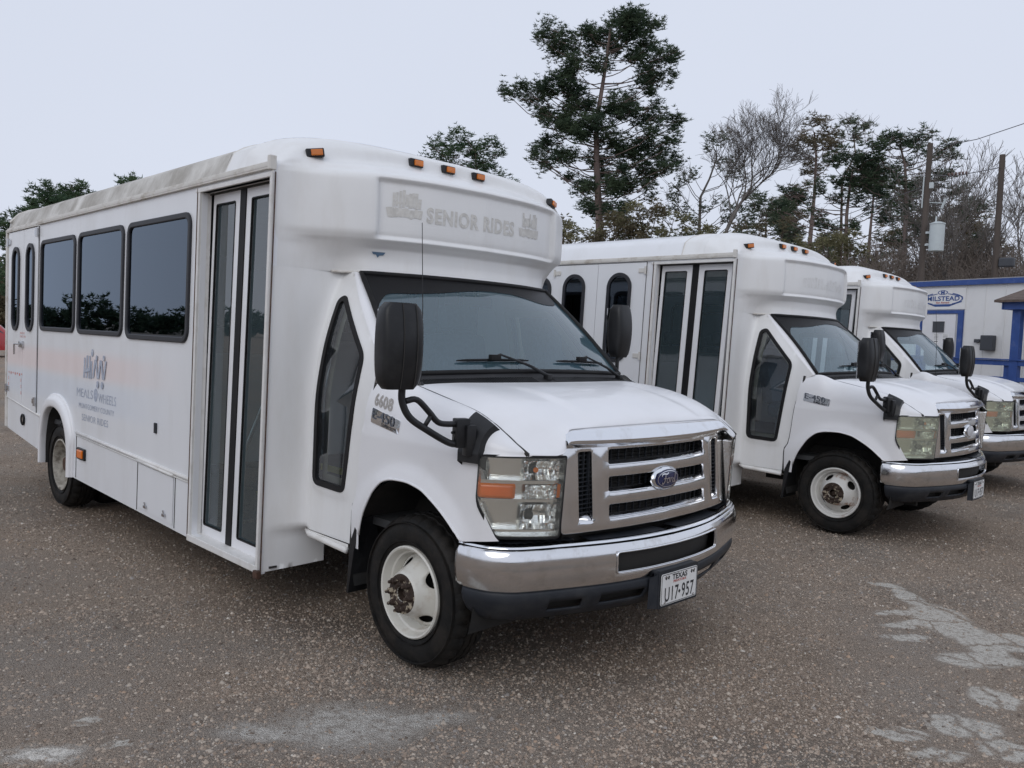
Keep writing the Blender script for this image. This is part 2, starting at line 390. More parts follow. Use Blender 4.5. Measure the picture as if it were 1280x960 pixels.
# cap plan curves
KY = [0, .35, .70, .85, 1.0, 1.12, 1.22]
CAPROWS = [
 (1.955, [-.655, -.685, -.79, -.948, -.958, -.966, None], None),
 (2.03, [-.675, -.70, -.80, -.915, -.948, -.962, None], None),
 (2.085, [-.675, -.70, -.785, -.865, -.935, -.96, None], None),
 (2.115, [-.645, -.67, -.75, -.83, -.92, -.955, None], None),
 (2.145, [-.605, -.63, -.715, -.795, -.895, -.950, None], None),
 (2.19, [-.585, -.61, -.697, -.777, -.878, -.942, None], None),
 (2.32, [-.58, -.605, -.695, -.775, -.875, -.94, None], None),
 (2.46, [-.588, -.613, -.703, -.783, -.880, -.94, None], None),
 (2.50, [-.61, -.635, -.725, -.805, -.895, -.945, None], [2.50, 2.50, 2.50, 2.495, 2.49, 2.485, 2.475]),
 (2.525, [-.67, -.69, -.775, -.845, -.915, -.95, None], [2.525, 2.525, 2.52, 2.515, 2.51, 2.50, 2.485]),
 (2.57, [-.80, -.81, -.85, -.885, -.935, -.958, None], [2.575, 2.575, 2.56, 2.545, 2.53, 2.515, 2.488]),
 (2.64, [-.985, -.985, -.965, -.965, -.965, -.965, -.96], [2.640, 2.637, 2.60, 2.58, 2.56, 2.535, 2.492]),
 (2.70, [-1.005, -1.005, -1.01, -1.02, -1.02, -1.01, -1.0], [2.705, 2.70, 2.675, 2.66, 2.63, 2.575, 2.495]),
 (2.74, [-1.10] * 7, [2.745, 2.742, 2.73, 2.712, 2.67, 2.60, 2.495]),
 (2.78, [-1.30] * 7, None),
]
_capx = []; _capz = []
for z, xs, zs in CAPROWS:
    xs = list(xs)
    if xs[-1] is None: xs[-1] = -.98 + SX(z) - .002
    if zs is None: zs = [z] * 7 if z < 2.78 else [roofz(k) for k in KY]
    _capx.append(pchip(KY, xs)); _capz.append(pchip(KY, zs))
_capcache = {}
def cap_pt(y, r):
    key = round(abs(y), 6)
    if key not in _capcache:
        _capcache[key] = (pchip(range(len(CAPROWS)), [g(abs(y)) for g in _capx]), pchip(range(len(CAPROWS)), [g(abs(y)) for g in _capz]))
    a, b = _capcache[key]; x, z = a(r), b(r)
    if r > len(CAPROWS) - 2: z += (roofz(y) - b(len(CAPROWS) - 1)) * (r - len(CAPROWS) + 2)
    if y > .8: k_ = sstep(4.2, 2.7, r); x -= .47 * sstep(.86, 1.06, y) * k_ + .29 * sstep(.93, 1.22, y) * (1 - k_) * sstep(13, 11.6, r)      # driver side: the cab door is kept, the wide body starts further back
    # shallow name-board recess in the front
    ay = abs(y)
    d = sstep(.728, .698, ay) * sstep(2.135, 2.168, z) * sstep(2.488, 2.455, z) if r < 9.5 else 0
    return (x - .034 * d, y, z)
def cap_front(y, z):     # front face of the cap at a height
    lo, hi = 3., 9.
    for _ in range(30):
        m = (lo + hi) / 2
        if cap_pt(y, m)[2] < z: lo = m
        else: hi = m
    return cap_pt(y, (lo + hi) / 2)

# cab side (right side negative y)
_cy = pchip([.2, .48, .76, 1.2, 1.5, 1.65, 1.8, 1.955], [.980, .976, .966, .957, .925, .892, .845, .775])
def seamx(z): return pchip([.3, .575, .70, .76, 1.1, 1.36, 1.6], [-.495, -.490, -.492, -.458, -.415, -.355, -.34])(z)
def cabwall_pt(s, z):
    """s 0..4 front wall and the hollow curve into the cab side, then metres along the cab"""
    yc = -_cy(z); sh = SX(z)
    if s >= 4: return (-.925 + (s - 4), yc, z)
    k = sstep(.52, .47, z); P_ = [(-.98 + sh, -HB), (-.968 + sh * .8, (yc - HB) / 2 - .02), (-.962 + sh * .5, yc - .085), (-.952 + sh * .2, yc - .03), (-.925, yc), (-.85, yc)]
    if k: Q_ = [P_[0], (-1.008, -1.11), (-1.0, -1.02), (-.995, -.93), (-.99, -.83), (-.985, -.75)]; P_ = [(a[0] + (b[0] - a[0]) * k, a[1] + (b[1] - a[1]) * k) for a, b in zip(P_, Q_)]
    q = cr3(P_)(s); return (q[0], q[1], z)

# fender: plan curve and the seam with the bonnet
FPX_ = pchip([-.50, -.44, -.30, 0, .30, .45, .53, .60, .655], [-.50, -.44, -.30, 0, .30, .45, .53, .60, .655])
_fy = pchip([-.50, -.44, -.30, 0, .30, .42, .50, .56, .60, .63, .655], [.982, .986, .995, 1.002, 1.005, 1.003, .990, .962, .930, .895, .858])
_sy = pchip([-.50, -.36, -.22, -.10, .10, .33, .50, .60, .655], [.905, .905, .912, .880, .882, .885, .878, .868, .856])
_sz = pchip([-.50, -.36, -.22, -.10, .10, .33, .45, .54, .60, .655], [1.39, 1.40, 1.408, 1.368, 1.328, 1.285, 1.243, 1.195, 1.158, 1.124])
ZK = 1.115
def fender_pt(x, t):
    """t < 0: height below the shoulder, 0..1: over the shoulder up to the bonnet seam"""
    y0, ys, zs = _fy(x), _sy(x), _sz(x)
    if t <= 0:
        z = ZK + t; fl = 0
        d = math.hypot(x - .0, z - .46) if x < .5 else 9
        fl = .022 * sstep(.56, .45, d) * (1 if z > .3 else 0)
        tuck = .02 * sstep(.75, .45, z)
        return (x, -(y0 + fl - tuck), z)
    a = t * math.pi / 2
    groove = .008 * sstep(.0, .06, t) 
    y = y0 + (ys - y0) * (1 - math.cos(a)); z = ZK + (zs - ZK) * math.sin(a)
    return (x, -(y - groove * (1 - t)), z)
ARCH = pchip([-.43, -.40, -.366, -.31, -.253, -.171, -.09, .005, .12, .219, .30, .376, .41, .43], [.30, .56, .661, .76, .836, .896, .915, .920, .905, .863, .815, .755, .72, .50])

def mirrorY(f, s): return (lambda u, v: (f(u, v)[0], s * f(u, v)[1], f(u, v)[2]))

def window_unit(parent, loop, f, fl, pane_mat='glass_dark', w=.05, name='window', proud=.016, rubber='window_rubber', step=.12):
    """rubber frame with a pane set into it; f(u, v, out) maps to space"""
    fr = sheet(loop, [inset(loop, w)], lambda u, v: f(u, v, proud), step, .09, flip=fl)
    o = fr.build(name, rubber, parent); solid(o, .034)
    b = o.modifiers.new('round', 'BEVEL'); b.width = .007; b.segments = 2; b.limit_method = 'ANGLE'; b.angle_limit = R(50)
    pn = sheet(inset(loop, w * .8), [], lambda u, v: f(u, v, .002), .3, .09, flip=fl).build('pane', pane_mat, o, smooth=True)
    return o

def wheel(parent, x, s, rear=False, rim='rim_paint', rot=0.):
    """s = -1 right side, +1 left side; faces outwards"""
    yo = (.967 if not rear else 1.185) * s
    TR = .372
    root = None
    # tyre
    def tyre(yout):
        m = MB(); n = 90; prof = []
        W_ = .215
        base = [(.222, .012), (.232, .002), (.262, -.006), (.30, -.008), (.332, -.001), (.352, .012), (.362, .028), (.368, .040)]
        tread = [(.371, .048), (.372, .066), (.362, .068), (.362, .076), (.372, .078), (.373, .104), (.362, .106), (.362, .114), (.373, .116), (.372, .140), (.362, .142), (.362, .150), (.372, .152), (.371, .170)]
        prof = base + tread + [(r_, W_ - h) for r_, h in base[::-1]]
        vs = []; L = len(prof)
        for k in range(n):
            q = 2 * math.pi * k / n
            for i, (r_, h) in enumerate(prof):
                rr = r_
                if r_ > .350 and k % 3 == 0 and (i < 11 or i > L - 12): rr -= .009
                if .368 < r_ and k % 3 == 0: rr -= .004
                vs.append((rr * math.cos(q), -s * h, rr * math.sin(q)))
        fs = [(k * L + i, k * L + i + 1, ((k + 1) % n) * L + i + 1, ((k + 1) % n) * L + i) for k in range(n) for i in range(L - 1)]
        # raised sidewall ring and lettering ribs
        m.add([(v[0] + x, v[1] + yout, v[2] + TR) for v in vs], [f if s < 0 else f[::-1] for f in fs])
        for r0, r1 in ((.3345, .3385), (.248, .2505)):
            m.lathe([(r0 - .002, .0), (r0, -.0125), (r1, -.0125), (r1 + .002, .0)], (x, yout, TR), 'y', 64, sgn=-s * 1)
        return m
    if rear:
        w = thing0('wheel', parent)
        tyre(yo).build('tyre', 'tyre_rubber', w, ang=28)
        tyre(yo - s * .27).build('tyre', 'tyre_rubber', w, ang=28)
        m = MB(); m.lathe([(.222, .014), (.2215, -.002), (.210, -.004), (.205, .01), (.198, .05), (.190, .10), (.188, .13), (.170, .135)], (x, yo, TR), 'y', 64, sgn=-s)
        m.build('rim', rim, w, ang=40)
        def fd(u, v): r_ = math.hypot(u, v); return (x + u, yo - s * (.135 - .03 * sstep(.09, .13, r_) + .03 * sstep(.14, .17, r_)), TR + v)
        hs = [[(.135 * math.cos(a0) + .03 * math.cos(q) * math.cos(a0) - .02 * math.sin(q) * math.sin(a0), .135 * math.sin(a0) + .03 * math.cos(q) * math.sin(a0) + .02 * math.sin(q) * math.cos(a0)) for q in np.linspace(0, 2 * math.pi, 14)[:-1]] for a0 in np.arange(5) * 2 * math.pi / 5 + .3]
        sheet([(.172 * math.cos(q), .172 * math.sin(q)) for q in np.linspace(0, 2 * math.pi, 49)[:-1]], hs, fd, .02, flip=s > 0).build('disc', rim, w, ang=40)
        h = MB(); h.lathe([(.0, -.0), (.055, .0), (.062, .01), (.065, .10), (.10, .115)], (x, yo - s * .03, TR), 'y', 32, sgn=-s)
        for k in range(8):
            a = k * math.pi / 4; h.lathe([(0, -.03), (.013, -.03), (.016, 0), (.016, .02)], (x + .085 * math.cos(a), yo - s * .12, TR + .085 * math.sin(a)), 'y', 6, sgn=-s)
        h.build('hub', 'rust', w, ang=40)
        MB().lathe([(0, .16), (.19, .16)], (x, yo, TR), 'y', 24, sgn=-s).build('brake_drum', 'underbody', w)
        return w
    w = thing0('wheel', parent)
    tyre(yo).build('tyre', 'tyre_rubber', w, ang=28)
    m = MB(); m.lathe([(.224, .016), (.2235, -.004), (.217, -.010), (.209, -.006), (.204, .008), (.200, .022), (.196, .032), (.187, .036), (.183, .046), (.180, .075), (.176, .082)], (x, yo, TR), 'y', 72, sgn=-s)
    m.build('rim', rim, w, ang=40)
    dp = pchip([0, .085, .100, .112, .130, .155, .172, .185], [-.046, -.046, -.040, -.012, .020, .054, .076, .086])
    def fd(u, v):
        c, s_ = math.cos(rot), math.sin(rot); uu = u * c - v * s_; vv = u * s_ + v * c
        return (x + uu, yo - s * dp(math.hypot(u, v)), TR + vv)
    hs = []
    for a0 in (R(45), R(135), R(225), R(315)):
        hs.append([(.146 * math.cos(a0) + .019 * math.cos(q) * math.cos(a0) - .042 * math.sin(q) * math.sin(a0), .146 * math.sin(a0) + .019 * math.cos(q) * math.sin(a0) + .042 * math.sin(q) * math.cos(a0)) for q in np.linspace(0, 2 * math.pi, 19)[:-1]])
    hs.append([(.036 * math.cos(q), .036 * math.sin(q)) for q in np.linspace(0, 2 * math.pi, 17)[:-1]])
    o = sheet([(.184 * math.cos(q), .184 * math.sin(q)) for q in np.linspace(0, 2 * math.pi, 61)[:-1]], hs, fd, .014, .012, flip=s > 0).build('disc', rim, w, ang=50); solid(o, .006)
    h = MB(); yf = -.046
    h.lathe([(.034, yf + .06), (.036, yf - .004), (.045, yf - .010), (.054, yf - .006), (.058, yf - .002), (.094, yf - .002), (.096, yf + .004)], (x, yo, TR), 'y', 40, sgn=-s)
    h.lathe([(0, yf + .030), (.020, yf + .026), (.024, yf + .055), (.036, yf + .06)], (x, yo, TR), 'y', 16, sgn=-s)
    for k in range(8):
        a = k * math.pi / 4 + .2 + rot
        h.lathe([(0, yf - .040), (.008, yf - .040), (.009, yf - .024), (.015, yf - .022), (.017, yf - .006), (.019, yf - .002)], (x + .074 * math.cos(a), yo, TR + .074 * math.sin(a)), 'y', 6, sgn=-s)
    h.build('hub', 'rust_chipped', w, ang=40)
    MB().lathe([(0, .11), (.178, .11), (.178, .16)], (x, yo, TR), 'y', 32, sgn=-s).build('brake_disc', 'underbody', w)
    return w

def thing0(name, parent, loc=(0, 0, 0), label=None):
    o = bpy.data.objects.new(name, None); COL.objects.link(o); o.parent = parent; o.location = loc; o.empty_display_size = .1
    if label: o['label'] = label
    return o

def WS(u, v, out=0.):
    a = abs(u); xb = -.140 - .115 * a ** 2.4; zb = 1.432 - .022 * a ** 2; yb = .905 * u
    xt = -.648 - .160 * a ** 2.2; zt = 1.948; yt = .752 * u
    bow = .018 * math.sin(math.pi * v)
    return (xb + (xt - xb) * v + bow * .7 + out * .72, yb + (yt - yb) * v, zb + (zt - zb) * v + bow * .7 + out * .69)
def fender_at(x, z, off=0.):
    def q(x, z):
        zs = _sz(x); t = math.asin(max(0, min(1, (z - ZK) / (zs - ZK)))) * 2 / math.pi if z > ZK else z - ZK
        return Vector(fender_pt(x, t))
    p = q(x, z); a = q(x + .01, z) - p; b = q(x, z + .01) - p; n_ = a.cross(b).normalized()
    if n_.y > 0: n_ = -n_
    p = p + n_ * off; return (p.x, p.y, p.z)
# ---- parts all three buses share
def build_front(B):
    # front cap over the windscreen
    n = 132
    me = grid(n, 150, lambda a, b: cap_pt(-HB + 2 * HB * a, b * (len(CAPROWS) - 1)))
    me.build('front_cap', 'fibreglass', B, smooth=True)
    # cap roof
    def fr(a, b): y = -HB + 2 * HB * a; return (-1.298 - .272 * b, y, roofz(y) + .0005)
    grid(40, 2, fr).build('cap_roof', 'fibreglass', B, smooth=True)
    def fl(a, b): y = -HB + 2 * HB * a; return (-1.565 + .018 * b, y, roofz(y) + .008 * math.sin(b * math.pi) - .001)
    grid(40, 4, fl).build('roof_joint', 'trim_aged', B, smooth=True)
    # front walls beside the cab, cab sides with the odd-shaped window
    win = [(-.885, .767), (-.57, .760), (-.476, 1.50), (-.795, 1.825), (-.862, 1.80), (-.892, 1.28)]
    wl_ = roundpoly([(4 + x + .925, z) for x, z in win], [.06, .05, .05, .05, .06, .12])
    for sgn in (-1, 1):
        # domain (s, z); right edge follows the door seam and the pillar
        pil = [(-.270, 1.400), (-.845, 1.955)]
        edge = [(4 + seamx(z) + .925 - .004, z) for z in (.505, .58, .64, .70, .73, .76, .9, 1.1, 1.25, 1.36)]
        outer = [(0, .272), (3.999, .288), (3.999, .465), (4.0, .504)] + edge + [(4 + pil[0][0] + .925, pil[0][1]), (4 + pil[1][0] + .925, 1.957), (0, 1.957)]
        f = lambda u, v: (cabwall_pt(u, v)[0], -sgn * cabwall_pt(u, v)[1] * -1 if sgn < 0 else -cabwall_pt(u, v)[1], v)
        if sgn < 0: f = lambda u, v: cabwall_pt(u, v)
        else: f = lambda u, v: (cabwall_pt(u, v)[0], -cabwall_pt(u, v)[1], v)
        # the wall part uses its own scale: s 0..4 is about .30 m
        def fs(u, v, f=f):
            s = u / .085 if u < .34 else 4 + (u - .34)
            return f(s, v)
        conv = lambda L: [((s * .085 if s < 4 else .34 + s - 4), z) for s, z in L]
        loop = conv(wl_)
        if sgn > 0:
            def fs(u, v):
                if u < .34: p = cabwall_pt(u / .085, v); return (p[0] - .47, -p[1], v)
                return (-1.395 + (u - .34), _cy(v), v)
            conv0 = conv; conv = lambda L: [((u + .47 if u >= .3399 else u), z) for u, z in conv0(L)]
            loop = [(a + 1.735, b) for a, b in roundpoly([(-1.27, 1.0), (-.50, .98), (-.44, 1.40), (-.80, 1.83), (-1.27, 1.83)], [.06, .05, .06, .06, .06])]
        # raised flange around the window opening
        lp_out = inset(loop, -.045)
        def fs2(u, v, fs=fs, loop=loop, sgn=sgn):
            p = fs(u, v); d = float(bdist(np.array([u]), np.array([v]), loop)[0]); k = .012 * sstep(.05, .012, d)
            return (p[0], p[1] + sgn * k, p[2])
        o = sheet(conv(outer), [inset(loop, .012)], fs2, .026, .022, flip=sgn > 0).build('cab_side', 'fibreglass', B, smooth=True)
        def fw(u, v, out, fs=fs, sgn=sgn): p = fs(u, v); return (p[0], p[1] + sgn * (out + .004), p[2])
        wu_ = window_unit(B, loop, fw, sgn > 0, 'glass_cab', .030, 'cab_window', .014, 'rubber', .06)
        sheet(inset(loop, .010), [inset(loop, .060)], lambda u, v, fw=fw: fw(u, v, -.045), .06, .05, flip=sgn > 0).build('window_liner', 'interior_cream', wu_)
        # lower inner return under the cab, rocker and step
        m = MB(); m.add([cabp for cabp in [(-.93, sgn * .985, .505), (-.50, sgn * .99, .505), (-.50, sgn * .992, .478), (-.86, sgn * .992, .472), (-.86, sgn * .90, .455), (-.50, sgn * .90, .455)]], [(0, 3, 2, 1), (3, 4, 5, 2)])
        m.tube([(-.935, sgn * .985, .500), (-.88, sgn * .993, .487), (-.50, sgn * .997, .474)], [.006, .017, .017], 8)
        m.build('rocker_trim', 'trim_white', B, smooth=True)
    for sgn in (-1, 1):
        def ap(a, b, sgn=sgn):
            x = -.270 - .575 * a; z = 1.400 + .557 * a; p = Vector((x - .004, sgn * _cy(z), z)); q = Vector(WS(sgn, max(0, min(1, (z - 1.41) / .538)))); q.x -= .012; r_ = p.lerp(q, b); n_ = math.sin(math.pi * b) * .006; return (r_.x + n_, r_.y + sgn * n_, r_.z + n_ * .5)
        grid(24, 6, ap, flip=sgn > 0).build('windshield_pillar', 'white_paint', B, smooth=True)
    # header moulding under the cap
    m = MB(); pts = []
    for k in range(41):
        y = -.86 + 1.72 * k / 40; p = cap_pt(y, 0); pts.append((p[0] + .006, p[1], 1.957))
    m.tube(pts, .008, 6); m.build('header_moulding', 'trim_aged', B, smooth=True)
    ws = WS
    grid(36, 16, lambda a, b: ws(-1 + 2 * a, b)).build('windshield', 'glass_windshield', B, smooth=True)
    m = MB(); ring = [ws(-1 + 2 * k / 30, 0, .004) for k in range(31)] + [ws(1, k / 12, .004) for k in range(1, 13)] + [ws(1 - 2 * k / 30, 1, .004) for k in range(1, 31)] + [ws(-1, 1 - k / 12, .004) for k in range(1, 12)]
    m.tube(ring, .015, 8, closed=True); m.build('windshield_seal', 'rubber', B, smooth=True)
    # printed black band along the top of the glass with its wavy lower edge
    lowv = pchip([-1, -.94, -.86, -.70, -.5, -.25, 0, .25, .42, .58, .72, .84, .92, 1.0], [.55, .70, .775, .785, .81, .855, .885, .88, .845, .80, .785, .79, .825, .97])
    def bnd(a, b): u = -.995 + 1.99 * a; v0 = lowv(u); return ws(u, v0 + (1.0 - v0) * b, .003)
    grid(60, 6, bnd).build('windshield_band', 'frit', B, smooth=True)
    # sun visors behind the glass, inside mirror
    # cowl
    def cw(a, b):
        u = -1 + 2 * a; p = Vector(ws(u, 0, .002)); aa = abs(u)
        q = Vector((-.022 - .085 * aa ** 2.2, .872 * u if aa < .97 else .872 * u, 1.380 - .010 * aa ** 2)); r_ = p.lerp(q, b); r_.z -= .012 * math.sin(math.pi * b); return r_
    cwl = grid(48, 6, cw).build('cowl', 'cowl_plastic', B, smooth=True)
    m = MB()
    for k in range(96):
        a = .03 + .94 * k / 95
        if abs(a - .5) < .04: continue
        p, q = cw(a, .35), cw(a - .004, .93); d = Vector((0, 0, .004)); t = Vector((0, .0035, 0))
        m.add([p - t + d, p + t + d, q + t + d, q - t + d, p - t, p + t, q + t, q - t], [(0, 3, 2, 1), (0, 1, 5, 4), (1, 2, 6, 5), (2, 3, 7, 6), (3, 0, 4, 7)])
    m.build('cowl_louvres', 'black_plastic', cwl, kind='stuff')
    # wipers
    for y0, y1, xo in ((-.02, -.55, 0), (.72, .18, .0)):
        def on(u, v, h): return Vector(ws(u / .88, v, h))
        piv = Vector(cw((y0 + .88) / 1.76 + .03, .55)) + Vector((0, 0, .02)); W_ = thing0('wiper', B)
        mid = on(y0 - .27, .11, .035)
        m = MB(); m.tube([piv, piv.lerp(mid, .35) + Vector((0, 0, .02)), mid + Vector((0, .04, .012)), mid], [.011, .008, .006, .005], 8)
        m.box(piv.x - .02, piv.x + .02, piv.y - .018, piv.y + .018, piv.z - .025, piv.z + .012, bev=.006); m.build('wiper_arm', 'black_plastic', W_, smooth=False, ang=40)
        m = MB(); pts = [on(y0 - .27 + d, .085 + .015 * math.cos(d * 3), .014) for d in np.linspace(-.24, .26, 9)]
        m.tube(pts, [.004] + [.008] * 7 + [.004], 6); m.box(mid.x - .015, mid.x + .015, mid.y - .035, mid.y + .035, mid.z - .02, mid.z + .01, bev=.004); m.build('wiper_blade', 'rubber', W_, ang=40)
    # fenders
    for sgn in (-1, 1):
        def ff(u, v):
            p = fender_pt(u, v); return (p[0], sgn * -p[1], p[2]) if sgn > 0 else p
        # v <= 0 metres below the shoulder, v in 0..1 -> scaled by .25 m
        def fdom(u, v): return ff(u, v if v <= 0 else min(1, v / .26))
        zl = [(x, ARCH(x) - ZK) for x in np.linspace(-.395, .405, 34)]
        low = [(seamx(.50) + .003, .50 - ZK), (-.405, .50 - ZK)] + zl + [(.425, .715 - ZK), (.585, .738 - ZK)]
        # headlamp side: slanted edge, then along its top to the grille
        hl = [(.572, .755 - ZK), (.494, .915 - ZK), (.492, 1.085 - ZK), (.505, -.008)]
        topfront = [(.655, -.006), (.655, .262)]
        top = [(x, .26) for x in np.linspace(.62, -.34, 18)]
        left = [(seamx(ZK + (.25 * .9) * min(1, v / .26)) + .003 if v > 0 else seamx(ZK + v) + .003, v) for v in (.26, .20, .13, .06, 0, -.1, -.2, -.3, -.355, -.385, -.41, -.46, -.54)]
        o = sheet(low + hl + topfront + top + left, [], fdom, .024, .02, flip=sgn > 0).build('fender', 'white_paint', B, smooth=True)
        m = MB(); m.tube([ff(x, ARCH(x) - ZK - .001) for x in np.linspace(-.395, .405, 60)] + [ff(.42, .715 - ZK)], .006, 6); m.build('arch_lip', 'white_paint', B, smooth=True)
        # black liner inside the arch
        def lin(a, b):
            q = -.35 + (math.pi + .7) * a; rr = .475; return (.005 - rr * math.cos(q), sgn * (.985 - .42 * b), .455 + rr * math.sin(q) * .97)
        grid(28, 3, lin, flip=sgn < 0).build('wheel_arch_liner', 'liner', B, smooth=True)
        m = MB(); m.box(-.55, .55, sgn * .52, sgn * .56, .3, 1.15); m.build('inner_wing', 'liner', B)
        # mud flap
        m = MB(); m.add([(-.405, sgn * .975, .655), (-.405, sgn * .90, .665), (-.475, sgn * .72, .255), (-.475, sgn * 1.0, .255), (-.455, sgn * 1.0, .52), (-.405, sgn * 1.0, .63),
                         (-.42, sgn * .975, .655), (-.42, sgn * .90, .665), (-.49, sgn * .72, .255), (-.49, sgn * 1.0, .255), (-.47, sgn * 1.0, .52), (-.42, sgn * 1.0, .63)],
                        [(0, 1, 2, 3, 4, 5), (11, 10, 9, 8, 7, 6), (0, 5, 11, 6), (5, 4, 10, 11), (4, 3, 9, 10), (3, 2, 8, 9), (2, 1, 7, 8), (1, 0, 6, 7)])
        m.build('mud_flap', 'black_plastic', B)
    # bonnet
    def sp(x): return (_sy(x), _sz(x))
    cols = [0, .35, .60, .70, .80, 1.0]
    def rows(u):      # control points of one length line, u = 0 centre .. 1 seam
        ysh = [0, .35, .62, .72, .81, None]
        i = u
        return i
    Rr = [(-.022, 0, 1.380), (-.030, .35, 1.381), (-.055, .62, 1.381), (-.070, .74, 1.378), (-.088, .82, 1.373), (-.100, .876, 1.368)]
    M0 = [(.18, 0, 1.368), (.18, .35, 1.366), (.18, .60, 1.366), (.18, .72, 1.362), (.18, .81, 1.345), (.18, .879, 1.315)]
    M1 = [(.38, 0, 1.334), (.38, .34, 1.332), (.38, .59, 1.334), (.38, .71, 1.326), (.38, .80, 1.305), (.38, .882, 1.272)]
    M2 = [(.55, 0, 1.292), (.545, .34, 1.288), (.54, .59, 1.285), (.54, .70, 1.270), (.54, .79, 1.240), (.54, .872, 1.196)]
    M3 = [(.655, 0, 1.252), (.645, .34, 1.248), (.625, .59, 1.240), (.635, .675, 1.215), (.615, .77, 1.185), (.605, .864, 1.155)]
    F_ = [(.690, 0, 1.228), (.683, .34, 1.226), (.668, .60, 1.222), (.700, .685, 1.160), (.690, .765, 1.122), (.655, .852, 1.121)]
    F2 = [(.688, 0, 1.215), (.680, .34, 1.213), (.665, .60, 1.210), (.722, .698, 1.122), (.700, .765, 1.108), (.655, .852, 1.106)]
    cols_ = [0, .35, .62, .74, .84, 1.0]
    LN = [cr3([r_[i] for r_ in (Rr, M0, M1, M2, M3, F_, F2)]) for i in range(6)]
    def hood(a, b):
        u = -1 + 2 * a; s_ = 1 if u >= 0 else -1; u = abs(u); pts = [L_(b * 6) for L_ in LN]
        xs = pchip(cols_, [p.x for p in pts]); ys = pchip(cols_, [p.y for p in pts]); zs = pchip(cols_, [p.z for p in pts])
        bulge = .010 * sstep(.50, .42, u) * sstep(.02, .3, b) * sstep(.95, .6, b)
        return (xs(u), s_ * ys(u), zs(u) + bulge)
    grid(88, 60, hood).build('hood', 'white_paint', B, smooth=True)
    # dark gap under the seams
    m = MB()
    for sgn in (-1, 1): m.tube([(x, sgn * (_sy(x) - .001), _sz(x) - .010) for x in np.linspace(-.12, .655, 30)], .0105, 6)
    m.build('hood_seam', 'seal_dark', B, smooth=True)
    m = MB()
    for sgn in (-1, 1): m.tube([(seamx(z), sgn * (_cy(z) + .0), z) for z in np.linspace(.50, 1.39, 26)], .012, 6)
    m.build('door_seam', 'seal_dark', B, smooth=True)
    # grille: plan curve
    gx = pchip([0, .25, .40, .60, .70], [.788, .776, .758, .722, .695])
    def gf(u, v, out=0.): t = (v - .76) / .38; return (gx(abs(u)) - .028 * t + out, u, v)
    G = thing0('grille', B)
    slots = [roundpoly([(s_ * .578, .808), (s_ * .500, .800), (s_ * .502, 1.118), (s_ * .580, 1.116)], .012, 3) for s_ in (-1, 1)]
    rowsz = [(1.052, 1.122), (.925, .995), (.805, .866)]
    opens = [roundpoly([(-.402, a), (.402, a), (.400, b), (-.400, b)], .012, 3) for a, b in rowsz]
    outer = roundpoly([(-.672, .752), (.672, .752), (.672, 1.142), (-.672, 1.142)], .02, 4)
    def gfo(u, v):
        return gf(u, v, .010 * sstep(.03, .0, min(abs(v - .96), 1)) )
    o = sheet(outer, slots + opens, lambda u, v: gf(u, v), .05, .03).build('grille_frame', 'chrome_dull', G, smooth=False, ang=30); solid(o, .035)
    bv = o.modifiers.new('round', 'BEVEL'); bv.width = .006; bv.segments = 2; bv.limit_method = 'ANGLE'; bv.angle_limit = R(50)
    # bright sloping sills under every opening
    m = MB()
    for a, b in rowsz:
        m.add([gf(y, a + dz, ox) for y in np.linspace(-.400, .400, 17) for dz, ox in ((-.006, .004), (.014, -.030))], [(2 * i, 2 * i + 2, 2 * i + 3, 2 * i + 1) for i in range(16)])
    for s_ in (-1, 1): m.add([gf(s_ * y, .800 + dz, ox) for y in ((.577, .501) if s_ < 0 else (.501, .577)) for dz, ox in ((-.008, .006), (.026, -.034))], [(0, 2, 3, 1)])
    m.build('grille_sill', 'chrome', G)
    m = MB()
    for a, b in rowsz:
        for k in range(4):
            z = a + (b - a) * (k + .5) / 4
            m.add([gf(y, z + dz, ox) for y in np.linspace(-.41, .41, 13) for dz, ox in ((0.003, -.030), (-.006, -.055))], [(2 * i, 2 * i + 2, 2 * i + 3, 2 * i + 1) for i in range(12)])
    m.build('grille_slats', 'black_plastic', G, kind='stuff')
    m = MB()
    for a, b in rowsz:
        for k in range(17): y = -.40 + .05 * k; p0, p1 = gf(y, a, -.036), gf(y, b, -.036); m.box(p0[0] - .01, p0[0], y - .002, y + .002, a, b)
    for s_ in (-1, 1):
        for k in range(16): z = .815 + .30 * k / 15; p0 = gf(s_ * .545, z, -.02); m.box(p0[0] - .014, p0[0], s_ * .488, s_ * .60, z - .002, z + .002)
        for k in range(4): y = s_ * (.50 + .03 * k); p0 = gf(y, .95, -.022); m.box(p0[0] - .02, p0[0] - .004, y - .002, y + .002, .80, 1.12)
    m.build('grille_mesh', 'grey_plastic', G, kind='stuff')
    sheet(outer, [], lambda u, v: gf(u, v, -.085), .2).build('grille_backing', 'seal_dark', G)
    # bright nose strip between bonnet and grille
    hx = pchip([0, .34, .60, .645, .668], [.694, .687, .672, .672, .690]); hz = pchip([0, .34, .60, .645, .668], [1.222, 1.220, 1.214, 1.200, 1.165])
    def nose(a, b):
        y = -.668 + 1.336 * a; ay = abs(y); p0 = Vector((hx(ay), y, hz(ay))); p3 = Vector(gf(y, 1.138, .004)); p1 = p0.lerp(p3, .35) + Vector((.022, 0, .018)); p2 = p0.lerp(p3, .75) + Vector((.032, 0, .010)); p4 = p3 + Vector((-.012, 0, -.014))
        return cr3([p0, p1, p2, p3, p4])(b * 4)
    grid(60, 14, nose).build('grille_header', 'chrome', G, smooth=True)
    # emblem
    def ov(cx, cz, a, b, out, n=40): return [(cx + a * math.cos(q), cz + b * math.sin(q)) for q in np.linspace(0, 2 * math.pi, n + 1)[:-1]]
    E_ = thing0('emblem', G)
